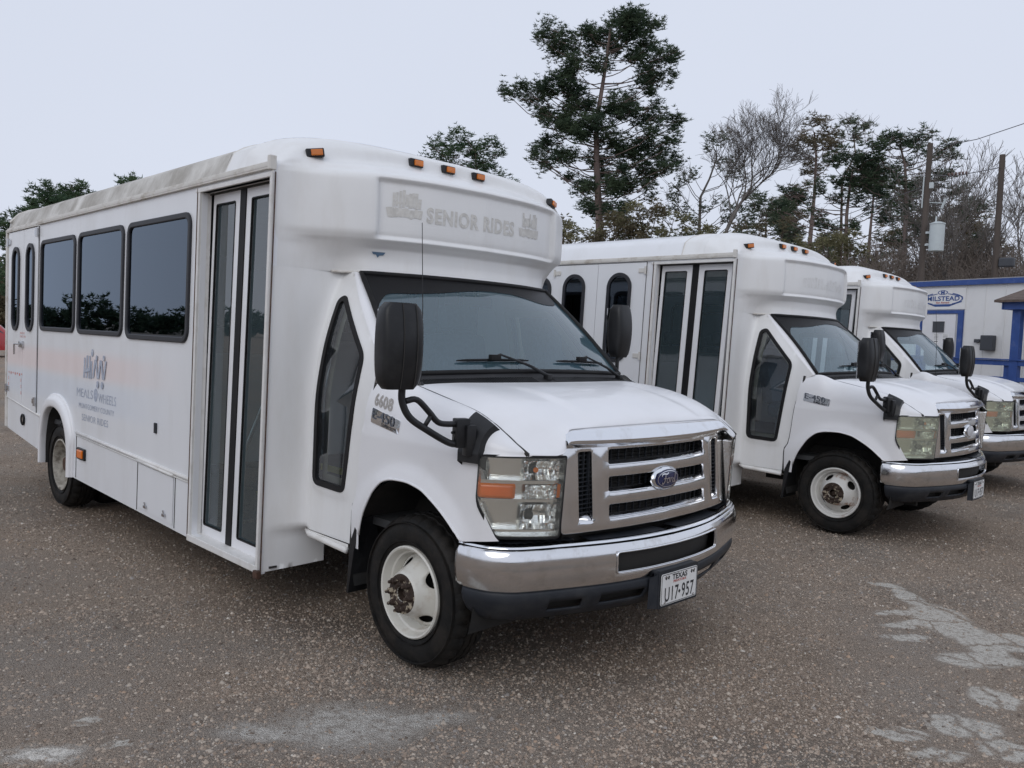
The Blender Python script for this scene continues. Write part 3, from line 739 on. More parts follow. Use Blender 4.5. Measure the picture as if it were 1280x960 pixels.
    m = sheet(ov(0, .958, .112, .060, 0), [], lambda u, v: (.806 - .018 * ((u / .112) ** 2 + ((v - .958) / .06) ** 2) - .02 * ((v - .76) / .38), u, v), .02)
    o = m.build('oval_bezel', 'chrome', E_, smooth=True); solid(o, .03)
    return G, E_, gf

def emblem_face(E_, worn=False):
    def ov(a, b, n=40): return [(a * math.cos(q), .958 + b * math.sin(q)) for q in np.linspace(0, 2 * math.pi, n + 1)[:-1]]
    f = lambda u, v, o=0.: (.801 + o - .012 * ((u / .112) ** 2 + ((v - .958) / .06) ** 2) - .0105, u, v)
    sheet(ov(.094, .047), [], lambda u, v: f(u, v, .0075), .02).build('oval_face', 'emblem_worn' if worn else 'emblem_blue', E_, smooth=True)
    if worn: return
    q = ov(.085, .040, 48)
    m = MB(); k = len(q); qi = ov(.082, .0375, 48)
    m.add([f(*p, .010) for p in q] + [f(*p, .010) for p in qi], [(i, (i + 1) % k, k + (i + 1) % k, k + i) for i in range(k)])
    # script lettering
    g = lambda u, v: f(-.068 + u * .1, .958 - .034 + v * .1, .0105)
    for pts, w in (([(.10, .50), (.16, .60), (.32, .62), (.50, .60), (.62, .66)], .055), ([(.40, .62), (.36, .42), (.30, .20), (.20, .12), (.14, .20)], .06), ([(.22, .38), (.36, .40), (.50, .38)], .04),
                   ([(.58, .40), (.50, .34), (.50, .20), (.60, .16), (.68, .24), (.66, .36), (.58, .40), (.72, .40)], .045), ([(.76, .40), (.80, .36), (.78, .18)], .045), ([(.80, .34), (.88, .40), (.94, .38)], .04),
                   ([(1.10, .36), (1.00, .34), (.97, .22), (1.05, .16), (1.13, .26), (1.20, .50), (1.24, .62)], .045), ([(1.14, .28), (1.17, .17), (1.26, .20)], .04)):
        s_ = stroke(pts, w * .1, lambda u, v: (u, v, 0)); m.add([f(-.066 + p[0] * 1, .958 - .036 + p[1], .011) for p in [(q_[0] * .1, q_[1] * .1) if False else (q_[0], q_[1]) for q_ in stroke([(a * .1, b * .1) for a, b in pts], w * .1, lambda u, v: (u, v, 0)).v]], s_.f)
    m.build('oval_script', 'silver_line', E_)

def build_front2(B, gf):
    # headlamps
    hcur = [(.500, -1.004), (.515, -1.001), (.545, -.978), (.600, -.922), (.668, -.835), (.722, -.745), (.735, -.690)]
    hc = cr3(hcur); L = [0]
    for i in range(60): a, b = hc(i / 10), hc((i + 1) / 10); L.append(L[-1] + (b - a).length)
    tot = L[-1]
    def hpt(d, z, inw=0.):
        d = max(0, min(tot, d)); i = 0
        while i < 59 and L[i + 1] < d: i += 1
        t = (i + (d - L[i]) / max(1e-9, L[i + 1] - L[i])) / 10; p = hc(t); q = hc(min(6, t + .05)) - hc(max(0, t - .05)); nn = Vector((-q.y, q.x)).normalized()
        if nn.x < 0: nn = -nn
        nn = Vector((q.y, -q.x)).normalized()
        if nn.dot(Vector((p.x - .2, p.y))) < 0: nn = -nn
        return (p.x - nn.x * inw - .02 * (1.1 - z) / .35, p.y - nn.y * inw, z)
    tot_ = tot
    loop = roundpoly([(.105, .752), (tot_ - .012, .752), (tot_ - .004, 1.104), (.008, 1.104), (.002, .915)], [.02, .012, .012, .03, .06])
    res = []
    for sgn in (-1, 1):
        H = thing0('headlight', B)
        mp = lambda d, z, i=0., sgn=sgn: (hpt(d, z, i)[0], -sgn * hpt(d, z, i)[1], z)
        fl = sgn > 0
        sheet(inset(loop, -.010), [inset(loop, .004)], lambda u, v: mp(u, v, .001), .05, .03, flip=fl).build('headlight_gasket', 'black_plastic', H, smooth=True)
        # bucket: curved back plus side returns
        bk = sheet(loop, [], lambda u, v: mp(u, v, .060), .04, flip=fl).build('headlight_housing', 'reflector', H, smooth=True)
        m = MB(); n = len(loop); m.add([mp(u, v, .004) for u, v in loop] + [mp(u, v, .062) for u, v in loop], [((i, (i + 1) % n, n + (i + 1) % n, n + i) if fl else (i, n + i, n + (i + 1) % n, (i + 1) % n)) for i in range(n)])
        # cross bars between the three lamp chambers
        for za, zb in ((.985, 1.000), (.905, .918), (.772, .782)):
            m.add([mp(u, z, i) for u in np.linspace(.01 if za > .9 else .08, tot_ - .02, 14) for z, i in ((za, .02), (zb, .02), (zb, .06), (za, .06))], sum([[(4 * k, 4 * k + 4, 4 * k + 5, 4 * k + 1), (4 * k + 1, 4 * k + 5, 4 * k + 6, 4 * k + 2), (4 * k + 3, 4 * k + 7, 4 * k + 4, 4 * k)] for k in range(13)], []))
        # side panel left of the lamps
        m.build('lamp_divider', 'reflector', H)
        # bowls: scooped reflectors, upper and lower
        m = MB()
        for (d0, d1, z0, z1) in ((.205, tot_ - .03, 1.005, 1.088), (.205, tot_ - .03, .785, .895), (.22, tot_ - .04, .922, .980)):
            def bowl(a, b, d0=d0, d1=d1, z0=z0, z1=z1):
                r_ = max(abs(2 * a - 1), abs(2 * b - 1)) ; rr = 1 - min(1, math.hypot(2 * a - 1, 2 * b - 1)) ** 2 if False else (1 - (2 * a - 1) ** 2) * (1 - (2 * b - 1) ** 2)
                step = .004 * (int(a * 9) % 2) + .003 * (int(b * 4) % 2)
                return mp(d0 + (d1 - d0) * a, z0 + (z1 - z0) * b, .018 + .040 * rr - step)
            g = grid(20, 10, bowl, flip=fl); m.add(g.v, g.f)
        m.build('reflector_bowl', 'reflector', H, smooth=False)
        m = MB()
        for (d, z, r_) in ((.255, 1.048, .018), (.25, .845, .022)):
            p = Vector(mp(d, z, .05)); q = Vector(mp(d, z, .022)); m.tube([p, q], [r_, r_ * .8], 12)
        m.build('bulb_shade', 'seal_dark', H, smooth=True)
        m = MB(); p = Vector(mp(.262, 1.048, .03)); m.tube([p, Vector(mp(.262, 1.048, .02))], .012, 10); m.build('bulb', 'amber', H)
        # amber side reflector and turn lamp
        m = MB(); cs = [(.012, .922), (.175, .922), (.175, .984), (.012, .984)]
        sh = sheet(roundpoly(cs, .006, 2), [], lambda u, v: mp(u, v, .010), .03, flip=fl); o = sh.build('turn_signal', 'amber', H, smooth=True); solid(o, .03)
        sh = sheet([(tot_ - .035, .925), (tot_ - .015, .925), (tot_ - .015, .985), (tot_ - .035, .985)], [], lambda u, v: mp(u, v, .012), .03, flip=fl).build('inner_marker', 'amber', H)
        res.append((H, loop, mp, fl))
    # bumper
    bc = cr3([(.400, 1.020), (.475, 1.013), (.560, .985), (.632, .925), (.672, .860), (.735, .690), (.808, .450), (.850, .220), (.862, 0)])
    BL = [0]
    for i in range(160): BL.append(BL[-1] + (bc((i + 1) / 20) - bc(i / 20)).length)
    BT = BL[-1]
    def bp(d, out=0.):
        s_ = -1 if d < 0 else 1; a = BT - min(BT, abs(d)); i = 0
        while i < 159 and BL[i + 1] < a: i += 1
        t = (i + (a - BL[i]) / (BL[i + 1] - BL[i])) / 20; p = bc(t); q = bc(min(8, t + .04)) - bc(max(0, t - .04)); nn = Vector((-q.y, q.x)).normalized()
        if nn.x * .3 + nn.y * (1 if p.y > .9 else 0) < 0 and nn.x <= 0: nn = -nn
        if Vector((nn.x, nn.y)).dot(Vector((p.x + .5, p.y))) < 0: nn = -nn
        return p.x + nn.x * out, s_ * (p.y + nn.y * out)
    def bf(u, v, out=0.):
        # v 0..1 chrome face
        prof = pchip([0, .1, .5, .85, 1.0], [-.010, 0.0, .012, .006, -.010]); x, y = bp(u, prof(v) + out); return (x, y, .513 + .192 * v - .006 * (1 - min(1, abs(u) / BT)))
    U = BT
    K_ = 6.0   # domain scale for v
    def bfs(u, w): return bf(u, w * K_)
    op = roundpoly([(-.415, .30 / K_), (.415, .30 / K_), (.415, .755 / K_), (-.415, .755 / K_)], .012, 4)
    Bm = thing0('bumper', B)
    out_ = [(-U, .12 / K_), (-U * .97, 0), (U * .97, 0), (U, .12 / K_), (U, 1 / K_), (-U, 1 / K_)]
    o = sheet(out_, [op], bfs, .03, .03, vstep=.018).build('bumper_face', 'chrome_scuffed', Bm, smooth=True); solid(o, .012)
    def bt(a, b):   # step pad on top
        u = -U + 2 * U * a
        prof = [( -.010, .705), (-.016, .713), (-.030, .7155), (-.075, .716), (-.125, .712), (-.15, .70)]
        q = cr3([(p[0], p[1]) for p in prof])(b * 5); x, y = bp(u, q[0]); return (x, y, q[1])
    grid(90, 12, bt, flip=True).build('bumper_top', 'chrome', Bm, smooth=True)
    m = MB()
    for s_ in (-1, 1):
        def pad(a, b): u = s_ * (.62 + .42 * a); x, y = bp(u, -.045 - .07 * b); return (x, y, .722 + .002 * math.sin(a * 60))
        g = grid(60, 2, pad, flip=s_ > 0); m.add(g.v, g.f)
        def pad2(a, b): u = s_ * (.05 + .50 * a); x, y = bp(u, -.03 - .09 * b); return (x, y, .7185)
        g = grid(20, 2, pad2, flip=s_ > 0); m.add(g.v, g.f)
    m.build('step_pad', 'grey_plastic', Bm)
    # bright lip round the opening, dark void behind
    ring = [bf(u, w * K_, .002) for u, w in resamp(inset(op, -.004), .03)]
    MB().tube(ring, .0045, 6, closed=True).build('opening_lip', 'chrome', Bm, smooth=True)
    grid(20, 2, lambda a, b: bf(-.44 + .88 * a, .2 + .65 * b, -.05)).build('opening_backing', 'seal_dark', Bm)
    # lower valance
    def vf(u, v, out=0.):
        # v 1 top .. 0 bottom
        prof = pchip([0, .35, .8, 1.0], [-.075, -.030, -.004, -.012]); x, y = bp(u * .975, prof(v) + out); c = 1 - min(1, abs(u) / BT)
        return (x, y, .375 - .012 * c + (.142 + .006 * c) * v - .0)
    sl = []
    for s_ in (-1, 1):
        for a, b, z0, z1 in ((.60, .78, .30, .62), (.22, .50, .34, .66)):
            sl.append(roundpoly([(s_ * a, z0 / 7), (s_ * b, z0 / 7), (s_ * b, z1 / 7), (s_ * a, z1 / 7)], .008, 2))
    o = sheet([(-U * .995, .25 / 7), (-U * .96, 0), (U * .96, 0), (U * .995, .25 / 7), (U, 1 / 7), (-U, 1 / 7)], sl, lambda u, w: vf(u, w * 7), .035, .03, vstep=.02).build('valance', 'grey_plastic', Bm, smooth=True); solid(o, .01)
    grid(30, 3, lambda a, b: vf(-.85 + 1.7 * a, b, -.05)).build('valance_backing', 'seal_dark', Bm)
    def bend(a, b):
        x, y = bp(U, 0); return (x - .02 - .03 * b, y - .01, .40 + .30 * a)
    # black air dam below, radiator core and chassis
    m = MB(); m.box(-.9, .60, -.50, .50, .34, .50); m.box(-5.9, -.6, -.46, -.38, .42, .62); m.box(-5.9, -.6, .38, .46, .42, .62); m.box(-.9, .66, -.62, .62, .52, .74); m.box(-.62, .60, -.55, .55, .74, 1.20)
    m.box(-2.6, -1.5, .55, .95, .32, .56); m.tube([(-5.6, -.30, .40), (-1.0, -.30, .40)], .04, 10); m.box(-3.9, -2.8, -.30, .30, .36, .55)
    m.tube([(WBX, -1.0, .37), (WBX, 1.0, .37)], .06, 12); m.lathe([(0, -.16), (.10, -.15), (.17, 0), (.10, .15), (0, .16)], (WBX, 0, .37), 'y', 20); m.tube([(0, -.85, .33), (0, .85, .33)], .05, 10)
    m.build('chassis', 'underbody', B)
    return res, bf, BT

def headlamp_lens(res, mat):
    for H, loop, mp, fl in res:
        sheet(loop, [], lambda u, v: mp(u, v, .0), .04, .03, flip=fl).build('headlight_lens', mat, H, smooth=True)

def build_interior(B):
    I = MB()
    I.box(-6.2, -1.90, -1.16, 1.16, .70, .74); I.box(-1.90, -1.48, -.50, 1.16, .70, .74); I.box(-1.48, -1.05, -.50, .92, .70, .74); I.box(-1.05, -.2, -.90, .90, .62, .66); I.build('floor', 'floor_black', B)
    m = MB(); m.box(-2.0, -1.9, -.35, 1.16, .74, 1.55, bev=.02); m.box(-1.93, -1.90, -1.16, -.40, .74, 1.45, bev=.01)
    m.box(-1.09, -1.06, -1.0, .80, 2.10, 2.40)
    m.build('partition', 'interior_wall', B)
    m = MB(); m.box(-6.2, -1.1, -1.15, 1.15, 2.44, 2.47); m.box(-1.1, -.80, -.55, .55, 2.02, 2.05); m.build('headliner', 'interior_wall', B)
    # stepwell
    m = MB(); m.box(-1.88, -1.06, -1.10, -.78, .30, .34); m.box(-1.88, -1.06, -.80, -.50, .50, .54); m.box(-1.88, -1.06, -.81, -.79, .34, .52); m.box(-1.88, -1.06, -.52, -.50, .54, .72)
    m.build('entry_steps', 'floor_black', B)
    m = MB(); m.box(-1.88, -1.06, -.80, -.775, .52, .545); m.box(-1.88, -1.06, -.525, -.495, .715, .748); m.build('step_edge', 'yellow_edge', B)
    # dashboard, wheel, seats
    def dash(a, b):
        y = -.84 + 1.68 * a; q = cr3([(-.22, 1.385), (-.34, 1.40), (-.46, 1.375), (-.52, 1.28), (-.50, 1.10), (-.42, .80)])(b * 5); hump = .05 * math.exp(-((y - .42) / .22) ** 2) * math.sin(min(1, b * 1.6) * math.pi)
        return (q[0], y, q[1] + hump)
    grid(40, 16, dash).build('dashboard', 'dash_plastic', B, smooth=True)
    m = MB(); C = Vector((-.62, .42, 1.28)); ax = Vector((.45, 0, .89)).normalized(); e1 = Vector((0, 1, 0)); e2 = ax.cross(e1)
    m.tube([C + (e1 * math.cos(q) + e2 * math.sin(q)) * .19 for q in np.linspace(0, 2 * math.pi, 33)[:-1]], .014, 8, closed=True)
    m.tube([C - e1 * .18, C + e1 * .18], .012, 6); m.tube([C, C - e2 * .18 if e2.z > 0 else C + e2 * .18], .014, 6); m.tube([C, C - ax * .25], .03, 8); m.lathe([(0, -.02), (.06, -.01), (.06, .03)], C, 'z', 14)
    m.build('steering_wheel', 'black_plastic', B, smooth=True)
    def seat(x, y, w, mat, hi=1.45, z=.78, back=.62):
        m = MB(); m.box(x - .24, x + .26, y - w / 2, y + w / 2, z + .16, z + .32, bev=.05)
        rot = Matrix.Rotation(R(-12), 3, 'Y'); m.box(x - .36, x - .22, y - w / 2, y + w / 2, z + .30, z + .30 + back, bev=.06, rot=rot); m.box(x - .15, x + .15, y - w / 2 + .05, y + w / 2 - .05, z - .05, z + .16)
        m.box(x - .40, x - .28, y - .13, y + .13, z + .32 + back, z + .32 + back + .18, bev=.05, rot=rot)
        m.build('seat', mat, B, ang=50)
    seat(-1.05, .45, .52, 'seat_cloth', z=.72)
    for k in range(5):
        x = -2.45 - .78 * k
        if k < 5: seat(x, .72, .84, 'seat_vinyl', z=.74, back=.58)
        if k in (0, 1, 2, 3): seat(x, -.72, .84, 'seat_vinyl', z=.74, back=.58)
    # grab rails by the door
    m = MB(); m.tube([(-1.80, -1.00, .62), (-1.80, -.98, .70), (-1.86, -.60, 1.55), (-1.86, -.60, 2.4)], .016, 10); m.tube([(-1.10, -1.02, .60), (-1.12, -1.0, .66), (-1.30, -.62, 1.40), (-1.30, -.62, 1.5)], .016, 10)
    m.build('grab_rail', 'steel', B, smooth=True)
    m = MB(); m.box(-.60, -.30, -.14, .14, .66, 1.12, bev=.06); m.box(-1.0, -.62, -.16, .16, .66, 1.02, bev=.05); m.build('engine_cover', 'dash_plastic', B, ang=45)
    m = MB(); m.tube([(-.70, 0, 1.90), (-.66, 0, 1.86)], .008, 6); m.box(-.67, -.645, -.12, .12, 1.80, 1.865, bev=.01); m.build('inside_mirror', 'black_plastic', B)

def side_f(sgn, out=0.): return lambda u, v: (u + SX(v), sgn * (HB + out), v)
ARCH_IN = [(-4.225, None), (-4.225, .52), (-4.27, .68), (-4.38, .81), (-4.52, .868), (-4.66, .880), (-4.80, .855), (-4.91, .77), (-4.975, .62), (-4.995, .50), (-4.995, None)]
def arch_in(base):
    p = [(x, (z if z is not None else base(x))) for x, z in ARCH_IN]; c = cr3([(a, b) for a, b in p[1:-1]]); q = [c(i / 3) for i in range((len(p) - 3) * 3 + 1)]
    return [p[0]] + [(a[0], a[1]) for a in q] + [p[-1]]

def build_common_body(B, stained=True):
    # left wall with windows, right wall is built per bus
    ai = arch_in(zskirt)
    wins = [rrect(-1.95 - 1.06 * k - 1.0, -1.95 - 1.06 * k, 1.50, 2.33, .09) for k in range(4)]
    outer = [(XR, zskirt(XR)), (-5.09, .43), (-5.0, .43)] + ai[::-1] + [(-4.2, .33), (-1.45, .285), (-1.45, 2.05), (-1.38, 2.125), (-1.24, 2.14), (-1.24, ZR), (XR, ZR)]
    o = sheet(outer, [inset(w, .02) for w in wins], side_f(1), .5, .12, flip=True).build('body_side', 'white_panel', B, label='plain left side wall with four windows'); solid(o, .035)
    for w in wins: window_unit(B, w, lambda u, v, out: (u + SX(v), HB + out, v), True)
    # roof
    def rf(a, b): y = -HB + 2 * HB * a; return (XR + (-1.565 - XR) * b, y, roofz(y))
    grid(44, 60, rf, flip=True).build('roof', 'roof_dirty' if stained else 'white_panel', B, smooth=True)
    # rear wall
    sec = [(-HB, .54), (HB, .54), (HB, ZR)] + [(y, roofz(y)) for y in np.linspace(1.2, -1.2, 25)] + [(-HB, ZR)]
    sheet(sec, [], lambda u, v: (XR + SX(v), u, v), .5, .3, flip=True).build('rear_wall', 'white_panel', B)
    m = MB(); pts = [(XR + SX(roofz(y)), y, roofz(y)) for y in np.linspace(-1.21, 1.21, 31)]; m.tube(pts, .014, 6)
    for s_ in (-1, 1): m.box(XR - .02 , XR + .035, s_ * 1.205, s_ * 1.235, .54, 2.49, bev=.005)
    m.build('rear_corner_trim', 'trim_aged', B)
    m = MB(); m.box(XR - .12, XR + .02, -1.15, 1.15, .50, .62, bev=.02); m.build('rear_bumper', 'black_plastic', B)
    # closing panel under the body
    m = MB(); m.box(XR + .05, -5.1, -1.19, 1.19, .55, .60); m.box(-4.18, -1.90, -1.19, 1.19, .36, .40); m.box(-1.90, -1.48, -.80, 1.19, .36, .40); m.box(-5.1, -4.18, -.80, .80, .90, .95); m.build('floor_underside', 'underbody', B)
    for sgn in (-1, 1):
        m = MB()
        m.box(-5.01, -4.20, sgn * .80, sgn * .82, .35, .95)
        g = grid(len(ai) - 1, 1, lambda a, b, sgn=sgn: (ai[min(len(ai) - 1, int(round(a * (len(ai) - 1))))][0], sgn * (1.215 - .42 * b), ai[min(len(ai) - 1, int(round(a * (len(ai) - 1))))][1])); m.add(g.v, g.f)
        m.build('rear_wheel_housing', 'liner', B)
    for sgn in (-1, 1):
        # fibreglass flare round the rear wheel
        N = len(ai)
        def fl(a, b):
            t = a * (N - 1); i = min(int(t), N - 2); u = t - i; p = Vector(ai[i]).lerp(Vector(ai[i + 1]), u)
            q = Vector(ai[min(i + 1, N - 1)]) - Vector(ai[max(i, 0)]); q = q.normalized() if q.length else Vector((0, 1)); nn = Vector((q.y, -q.x))
            if nn.dot(Vector((-4.61, .35)) - p) > 0: nn = -nn
            wd = .055 + .055 * sstep(.25, .6, (p.y - .3) / .6)
            off, out = cr3([(wd, -.004), (wd * .97, .012), (wd * .80, .016), (wd * .72, .034), (wd * .3, .044), (.0, .042), (-.006, .02), (0, -.05)])(b * 7)
            return (p.x + nn.x * off + SX(p.y), sgn * (HB + out), p.y + nn.y * off)
        grid((N - 1) * 2, 14, fl, flip=sgn > 0).build('wheel_arch_flare', 'white_paint', B, smooth=True)
        # drip rail, cove and lower mouldings
        m = MB()
        for x0, x1, z in ((-1.86 if sgn < 0 else -5.2, -.95 if sgn < 0 else -1.26, ZR - .012), (-5.20, -1.86, ZR - .012), (XR + .02, -5.24, ZR - .02)):
            m.box(x0, x1, sgn * HB, sgn * (HB + .022), z - .012, z + .004, bev=.003); m.box(x0, x1, sgn * HB, sgn * (HB + .012), z + .004, z + .032, bev=.003); m.box(x0, x1, sgn * (HB + .016), sgn * (HB + .024), z + .0, z + .014)
        m.build('drip_rail', 'trim_aged', B)
        m = MB(); L_ = [(-4.10, .712), (-1.905, .655)] if sgn < 0 else [(-4.10, .712), (-1.47, .645)]
        m.tube([(x + SX(z), sgn * (HB + .004), z) for x, z in L_], .012, 8); m.tube([(x + SX(z), sgn * (HB + .003), z - .022) for x, z in L_], .006, 6)
        m.tube([(XR + .03, sgn * (HB + .004), .84), (-5.10, sgn * (HB + .004), .745)], .010, 8); m.build('waist_moulding', 'trim_white', B, smooth=True)
    # lights on the roof cap
    for y in (-.967, -.257, 0, .257, .967):
        r_ = 11.45; p = Vector(cap_pt(y, r_)) + Vector((.012 if abs(y) > .5 else 0, 0, 0)); q = Vector(cap_pt(y * 1.02 + .01, r_)) - Vector(cap_pt(y * .98 - .01, r_)); q.normalize(); ang = math.atan2(q.y, q.x) - math.pi / 2; tl = math.asin(max(-1, min(1, q.z)))
        sg_ = 1 if y > .5 else -1 if y < -.5 else 0; rot = Matrix.Rotation(R(24) * sg_, 3, 'Z') @ Matrix.Rotation(R(-9) * sg_, 3, 'X')
        Lp = thing0('clearance_light', B)
        m = MB(); m.box(p.x - .018, p.x + .022, p.y - .050, p.y + .050, p.z - .024, p.z + .024, bev=.006, rot=rot); m.build('lamp_base', 'black_plastic', Lp)
        d = rot @ Vector((.022, .010, 0)); m = MB(); m.box(p.x + d.x - .016, p.x + d.x + .012, p.y + d.y - .032, p.y + d.y + .032, p.z + d.z - .017, p.z + d.z + .017, bev=.005, rot=rot); m.build('lamp_lens', 'amber_lamp', Lp)

def door_leaf(B, x0, x1, g0, g1, glassmat='glass_door'):
    yd = -1.155; sh = lambda z: .05 * (z - 1.37); D = thing0('entry_door', B)
    f = lambda o_: (lambda u, v: (u + sh(v), yd - o_, v))
    hole = rrect(g0, g1, .375, 2.355, .012, 3)
    o = sheet([(x0, .305), (x1, .305), (x1, 2.42), (x0, 2.42)], [hole], f(0), .6).build('door_frame', 'white_paint', D); solid(o, .035)
    bv = o.modifiers.new('round', 'BEVEL'); bv.width = .004; bv.segments = 2; bv.limit_method = 'ANGLE'
    o = sheet(inset(hole, -.004), [inset(hole, .004)], f(.003), .6).build('glazing_bead', 'rubber', D); solid(o, .012)
    sheet(hole, [], f(-.012), .6).build('pane', glassmat, D)
    return D

def build_right_side(B, kind):
    ai = arch_in(zskirt)
    door = [(-1.86, .315), (-1.0, .285), (-1.0, 2.425), (-1.86, 2.425)]
    if kind == 1:
        wins = [rrect(-3.06, -1.99, 1.505, 2.325, .085), rrect(-4.135, -3.125, 1.515, 2.325, .085), rrect(-5.165, -4.20, 1.52, 2.322, .085)]
        nar = [rrect(-5.585, -5.335, 1.505, 2.315, .125, 9), rrect(-6.065, -5.815, 1.505, 2.305, .125, 9)]
    else:
        wins = []
        nar = [rrect(-2.465, -2.15, 1.42, 2.355, .157, 10), rrect(-3.08, -2.765, 1.42, 2.355, .157, 10), rrect(-3.60, -3.265, 1.42, 2.34, .15, 8), rrect(-4.9, -3.75, 1.50, 2.33, .09)]
    outer = [(XR, zskirt(XR)), (-5.09, .43), (-5.0, .43)] + ai[::-1] + [(-4.2, .33), (-.98, .262), (-.98, ZR), (XR, ZR)]
    # the door opening is cut through; the sill below stays
    o = sheet(outer, [inset(w, .02) for w in wins + nar] + [door], side_f(-1), .5, .12).build('body_side', 'white_panel', B); solid(o, .035)
    fo = lambda u, v, out: (u + SX(v), -HB - out, v)
    for w in wins: window_unit(B, w, fo, False, w=.038)
    # entry door leaves and centre seal
    door_leaf(B, -1.865, -1.508, -1.82, -1.572); door_leaf(B, -1.436, -1.075, -1.368, -1.125)
    sh = lambda z: .05 * (z - 1.37)
    m = MB(); m.add([(x + sh(z), y, z) for z in (.29, 2.43) for x, y in ((-1.508, -1.150), (-1.506, -1.160), (-1.438, -1.160), (-1.436, -1.150))], [(0, 1, 5, 4), (1, 2, 6, 5), (2, 3, 7, 6)]); m.build('door_seal', 'rubber', B)
    m = MB()
    for a, z in ((-1.70, .95), (-1.20, .98)): m.tube([(a, -1.10, z), (a + .02, -1.04, z), (a + .14, -1.04, z + .16), (a + .16, -1.10, z + .18)], .011, 8)
    m.build('door_handle', 'steel', B, smooth=True)
    # door surround
    m = MB()
    for x in (-1.862, -1.0):
        w_ = .030 if x < -1.5 else -.022
        m.add([(x + dx + SX(z), -HB - o_, z) for z in (.275, 2.45) for dx, o_ in ((0, -.06), (0, .014), (-w_, .014), (-w_, 0))], [(0, 1, 5, 4) if w_ > 0 else (4, 5, 1, 0), (1, 2, 6, 5) if w_ > 0 else (5, 6, 2, 1), (2, 3, 7, 6) if w_ > 0 else (6, 7, 3, 2)])
    m.box(-1.89, -.955, -HB - .016, -HB + .06, 2.425, 2.450, bev=.003)
    m.box(-1.93, -1.03, -HB - .018, -HB + .07, .272, .312, bev=.004)
    m.build('door_surround', 'trim_white', B)
    m = MB(); m.box(-1.86, -1.0, -1.17, -1.10, 2.415, 2.45); m.build('header_seal', 'seal_dark', B); m = MB(); m.box(-1.86, -1.0, -1.165, -1.12, .29, .300); m.build('sill_seal', 'seal_dark', B)
    m = MB(); m.tube([(-.985 + SX(z), -HB - .006, z) for z in (.27, 1.2, 2.47)], .007, 6); m.tube([(-.972 + SX(z), -HB + .004, z) for z in (.27, 1.2, 2.45)], .004, 6, 1); m.tube([(-1.893 + SX(z), -HB - .012, z) for z in (.29, 1.2, 2.45)], .006, 6, 1); m.box(-1.035, -.99, -HB - .03, -HB, .245, .29, bev=.006, mi=1)
    m.box(-.975, -.945, -HB - .03, -HB + .01, ZR - .03, ZR + .045, bev=.004); m.build('corner_trim', ['trim_aged', 'rust'], B)
    # rear / lift doors
    if kind == 1: X0, X1, XS, Z0, Z1 = -6.225, -5.245, -5.70, (.83, .75), 2.452
    else: X0, X1, XS, Z0, Z1 = -3.215, -1.985, -2.603, (.60, .60), 2.452
    gap = .006
    seal = sheet([(X0 - gap, Z0[0] - gap), (X1 + gap, Z0[1] - gap), (X1 + gap, Z1 + gap), (X0 - gap, Z1 + gap)], nar[:2] if kind == 1 else nar[:2], side_f(-1, .0015), .6, .3).build('door_gap_seal', 'seal_dark', B)
    for a, b, w in ((X0, XS - gap / 2, nar[1]), (XS + gap / 2, X1, nar[0])):
        za = Z0[0] + (Z0[1] - Z0[0]) * (a - X0) / (X1 - X0); zb = Z0[0] + (Z0[1] - Z0[0]) * (b - X0) / (X1 - X0)
        D = thing0('lift_door', B)
        o = sheet([(a, za), (b, zb), (b, Z1), (a, Z1)], [inset(w, .01)], side_f(-1, .010), .6, .3).build('door_panel', 'white_panel', D); solid(o, .008)
        window_unit(D, w, lambda u, v, out: (u + SX(v), -HB - .010 - out, v), False, w=.034, name='narrow_window')
    if kind == 2:
        for w in nar[2:]: window_unit(B, w, fo, False, w=.045, name='window')
    hx0 = X0 if kind == 1 else X0; hx1 = X1
    for x, z in ((hx0, 2.36), (hx1, 2.40), (hx0, .93), (hx1, .87)) if kind == 1 else ((hx1, 2.37), (hx0, 2.37), (hx1, 1.5), (hx1, .8)):
        m = MB(); m.tube([(x + SX(z), -HB - .022, z - .04), (x + SX(z), -HB - .022, z + .04)], .011, 8); s_ = -1 if x == hx1 else 1
        m.box(x + SX(z), x + SX(z) + s_ * .085, -HB - .020, -HB - .010, z - .022, z + .022); m.build('hinge', 'trim_aged' if kind == 2 else 'steel', B)
    m = MB(); hz = 1.38
    m.box(XS - .045 + SX(hz), XS + .06 + SX(hz), -HB - .035, -HB - .008, hz - .03, hz + .03, bev=.006); m.tube([(XS + .03 + SX(hz), -HB - .05, hz), (XS - .10 + SX(hz), -HB - .055, hz + .0), (XS - .12, -HB - .05, hz - .10)], .008, 8)
    m.build('door_latch', 'steel', B, ang=50)
    # skirt panels, lid, marker lamp, filler
    m = MB(); gl_ = .0016
    def pline(p, q, w=.0035): m.tube([(p[0] + SX(p[1]), -HB - .001, p[1]), (q[0] + SX(q[1]), -HB - .001, q[1])], w, 4)
    pline((-4.10, .34), (-4.10, .705)); 
    if kind == 1:
        pline((-2.77, .31), (-2.77, .66)); pline((-2.125, .30), (-2.125, .64)); pline((-5.235, .75), (-5.235, 2.45)); pline((XR + .05, .84), (-5.25, .755))
        pline((-1.905, .32), (-1.905, 2.43), .004)
    m.build('panel_joint', 'seal_dark', B)
